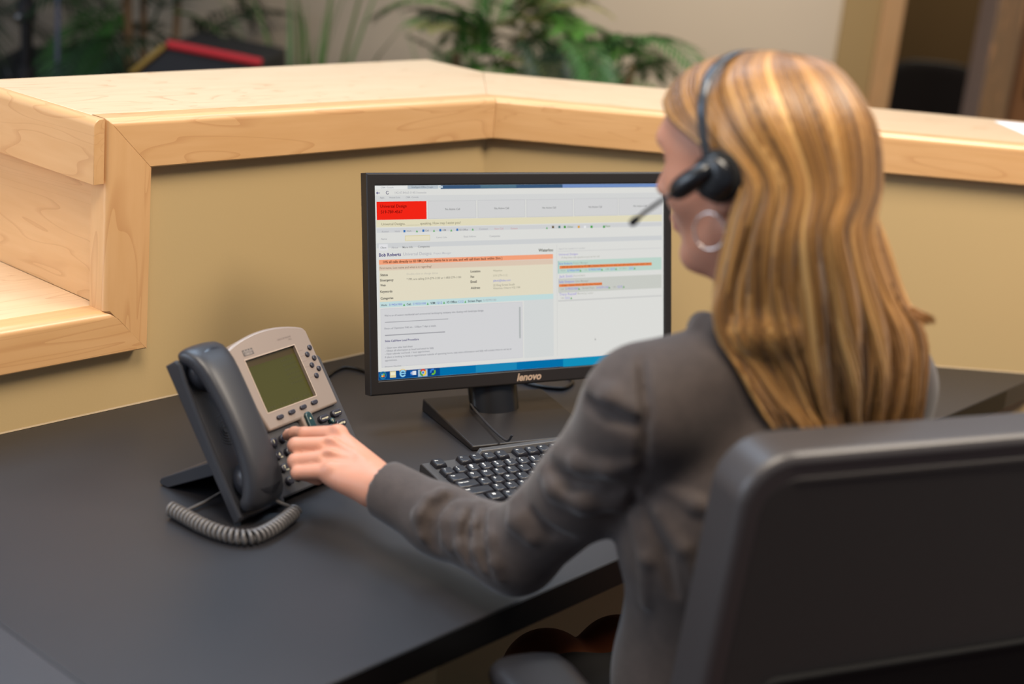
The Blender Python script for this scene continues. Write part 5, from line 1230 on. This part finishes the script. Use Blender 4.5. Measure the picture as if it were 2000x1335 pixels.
def palm(name, loc, label, h, n, length, mats, seed, spread=0.10, elr=(0.2, 1.2), zr=(0.55, 1.0), azs=None, lw=0.012, droop=(0.8, 1.7), nstem=4):
    global lr
    lr = random.Random(seed)
    root = empty(name, loc, label, 'plant', 'potted plants behind the counter')
    M = WM[root.name]; pot(root, 0.17, 0.3)
    for k in range(nstem):
        x, y = lr.uniform(-spread, spread), lr.uniform(-spread, spread)
        MB().tube([(x * 0.6, y * 0.6, 0.26), (x, y, 0.26 + h * 0.5), (x * 1.3, y * 1.3, 0.26 + h)], [0.016, 0.013, 0.010], 8).build('stem', stem_m, root, M, smooth=True)
    for k in range(n):
        az = lr.uniform(0, 2 * math.pi) if azs is None else azs[k % len(azs)] + lr.uniform(-0.25, 0.25)
        b_ = (lr.uniform(-spread, spread), lr.uniform(-spread, spread), 0.26 + h * lr.uniform(*zr))
        frond(b_, az, lr.uniform(*elr), length * lr.uniform(0.75, 1.1), None, lw=lw, droop=lr.uniform(*droop))('frond', lr.choice(mats), root, M)
    return root
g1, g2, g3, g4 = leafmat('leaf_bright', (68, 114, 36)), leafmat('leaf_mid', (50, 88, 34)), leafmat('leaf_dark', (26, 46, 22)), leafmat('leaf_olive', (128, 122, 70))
palm('potted_palm', (0.02, 4.35, 0), 'bright green bushy palm behind the counter, just left of her head', 0.75, 120, 0.36, [g1, g1, g2, g2, g3, g4], 5, 0.22, (-0.1, 1.3), (0.30, 1.15), lw=0.0065, nstem=7)
palm('potted_palm', (0.44, 4.5, 0), 'small palm with long arching green leaves touching the side of her head', 0.50, 26, 0.46, [g1, g1, g2], 9, 0.06, (0.3, 1.3), (0.5, 1.1), lw=0.007)
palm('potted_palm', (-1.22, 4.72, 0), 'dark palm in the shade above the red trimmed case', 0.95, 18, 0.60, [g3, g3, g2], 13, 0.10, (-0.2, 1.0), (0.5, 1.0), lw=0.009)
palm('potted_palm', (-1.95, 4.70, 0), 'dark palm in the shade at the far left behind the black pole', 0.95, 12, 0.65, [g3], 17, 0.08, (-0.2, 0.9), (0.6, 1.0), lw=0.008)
def grass(loc, label, n, hmin, hmax, mat, seed, lean=0.45, w_=0.011):
    lr2 = random.Random(seed); root = empty('potted_grass', loc, label, 'plant', 'potted plants behind the counter'); M = WM[root.name]; pot(root, 0.13, 0.42)
    for k in range(n):
        a = lr2.uniform(0, 6.28); h = lr2.uniform(hmin, hmax); ln = lr2.uniform(0.05, lean) * h; d = Vector((math.cos(a), math.sin(a), 0)); s = Vector((-d.y, d.x, 0)); b_ = Vector((lr2.uniform(-0.05, 0.05), lr2.uniform(-0.05, 0.05), 0.38)); ring = []
        droop = lr2.uniform(0, 0.22) * h
        for j in range(6):
            t = j / 5; c = b_ + d * ln * t ** 1.5 + Vector((0, 0, h * t - droop * t ** 3)); ww = w_ * (1 - t) ** 0.6 + 0.0006
            ring.append([c - s * ww, c + d * 0.0015, c + s * ww, c - d * 0.0015])
        MB().loft(ring).build('blade', mat, root, M)
ga, gb = leafmat('grass_pale', (120, 132, 96)), leafmat('grass_green', (86, 118, 58))
grass((-0.73, 4.7, 0), 'spiky grass plant right of the red trimmed case behind the counter', 46, 0.35, 0.95, gb, 3, 0.45, 0.012)
grass((-0.30, 4.75, 0), 'pale thin grass plant left of the bright green palm', 26, 0.3, 0.75, ga, 4, 0.5, 0.010)
# microphone stand with clamps
mst = empty('pole_stand', (-1.489, 4.3, 0), 'black metal pole stand with clamps at the upper left corner', 'stand'); M = WM[mst.name]
bm_ = material('stand_black', rgb(14, 13, 13), 0.4, 0.3)
MB().tube([(0, 0, 0.03), (0, 0, 1.9)], 0.017, 16).build('pole', bm_, mst, M)
for z in (0.815, 1.005): MB().lathe([(0.018, z - 0.03), (0.027, z - 0.024), (0.027, z + 0.024), (0.018, z + 0.03)], 16).build('clamp', material('clamp_grey', rgb(40, 38, 38), 0.35, 0.4), mst, M)
MB().tube([(-0.02, -0.01, 0.79), (-0.045, -0.015, 0.81), (-0.055, -0.02, 0.84)], [0.008, 0.007, 0.005], 8).build('wing_knob', bm_, mst, M, smooth=True)
MB().tube([(-0.01, -0.02, 0.99), (-0.022, -0.03, 0.985)], [0.008, 0.006], 8).build('wing_knob', material('steel', rgb(150, 150, 152), 0.3, 0.8), mst, M, smooth=True)
for k in range(3):
    a = 2.094 * k + 0.4; MB().tube([(0, 0, 0.45), (0.35 * math.cos(a), 0.35 * math.sin(a), 0.012)], 0.010, 8).build('leg', bm_, mst, M, smooth=True)
o = MB().tube([(-1.399, 4.3, 0.01), (-1.399, 4.3, 1.0), (-1.40, 4.3, 2.0)], 0.007, 8).build('hanging_cable', material('cable_grey_blue', rgb(74, 76, 92), 0.5), smooth=True); tag(o, 'grey blue cable hanging straight down beside the black pole', 'cable')
# black case with red and yellow trims, leaning
cs = empty('equipment_case', (-1.0, 4.41, 0), 'black angular case with a red top trim and a yellow side trim behind the counter', 'case'); M = WM[cs.name]
cblack = material('case_black', rgb(24, 23, 26), 0.6)
a, b_, c = (-0.185, 0.855), (-0.080, 0.951), (0.195, 0.925)          # profile: yellow foot, apex, red end
prof = [(-0.24, 0.80), a, b_, c, (0.22, 0.55), (0.22, 0.0), (-0.24, 0.0)]
MB().loft([[(x, y, z) for x, z in prof] for y in (-0.1, 0.3)]).build('case_body', cblack, cs, M, bevel=0.006)
def strip(p, q, r, mat): MB().tube([(p[0], -0.108, p[1]), (q[0], -0.108, q[1])], r, 10).build('trim', mat, cs, M, bevel=0.002)
strip(b_, c, 0.0125, material('trim_red', rgb(190, 22, 28), 0.5)); strip(a, (b_[0] - 0.008, b_[1] - 0.006), 0.009, material('trim_yellow', rgb(150, 118, 48), 0.5))
cv = empty('covered_gear', (-1.50, 4.78, 0), 'low dark rounded shape left of the red trimmed case', 'case'); M = WM[cv.name]
MB().lathe([(0.34, 0), (0.35, 0.55), (0.30, 0.76), (0.18, 0.83), (0.02, 0.845)], 28).build('dust_cover', material('cover_black', rgb(20, 19, 22), 0.7), cv, M, smooth=True)
# chair in the room beyond
ch = empty('visitor_chair', (1.66, 6.35, 0), 'black chair with a rounded back in the dark room beyond the doorway', 'chair'); M = WM[ch.name]
vb = material('visitor_black', rgb(14, 10, 10), 0.6)
rg = []
for y, s in ((-0.03, 0.85), (-0.02, 1), (0.03, 1), (0.045, 0.85)):
    rg.append([(0.24 * s * math.copysign(abs(math.cos(t)) ** 0.6, math.cos(t)), y, 0.72 + 0.235 * s * math.copysign(abs(math.sin(t)) ** 0.7, math.sin(t))) for t in [2 * math.pi * k / 32 for k in range(32)]])
MB().loft(rg).build('backrest', vb, ch, M, smooth=False, bevel=0.004)
MB().box(-0.24, 0.24, 0.02, 0.5, 0.40, 0.47).build('seat', vb, ch, M, bevel=0.02)
for x in (-0.21, 0.21):
    for y in (0.05, 0.46): MB().tube([(x, y, 0), (x, y, 0.42)], 0.012, 8).build('leg', vb, ch, M, smooth=True)
    MB().tube([(x * 1.2, 0.02, 0.45), (x * 1.25, 0.02, 0.66), (x * 1.25, 0.4, 0.67), (x * 1.2, 0.42, 0.45)], 0.014, 8).build('arm', vb, ch, M, smooth=True)
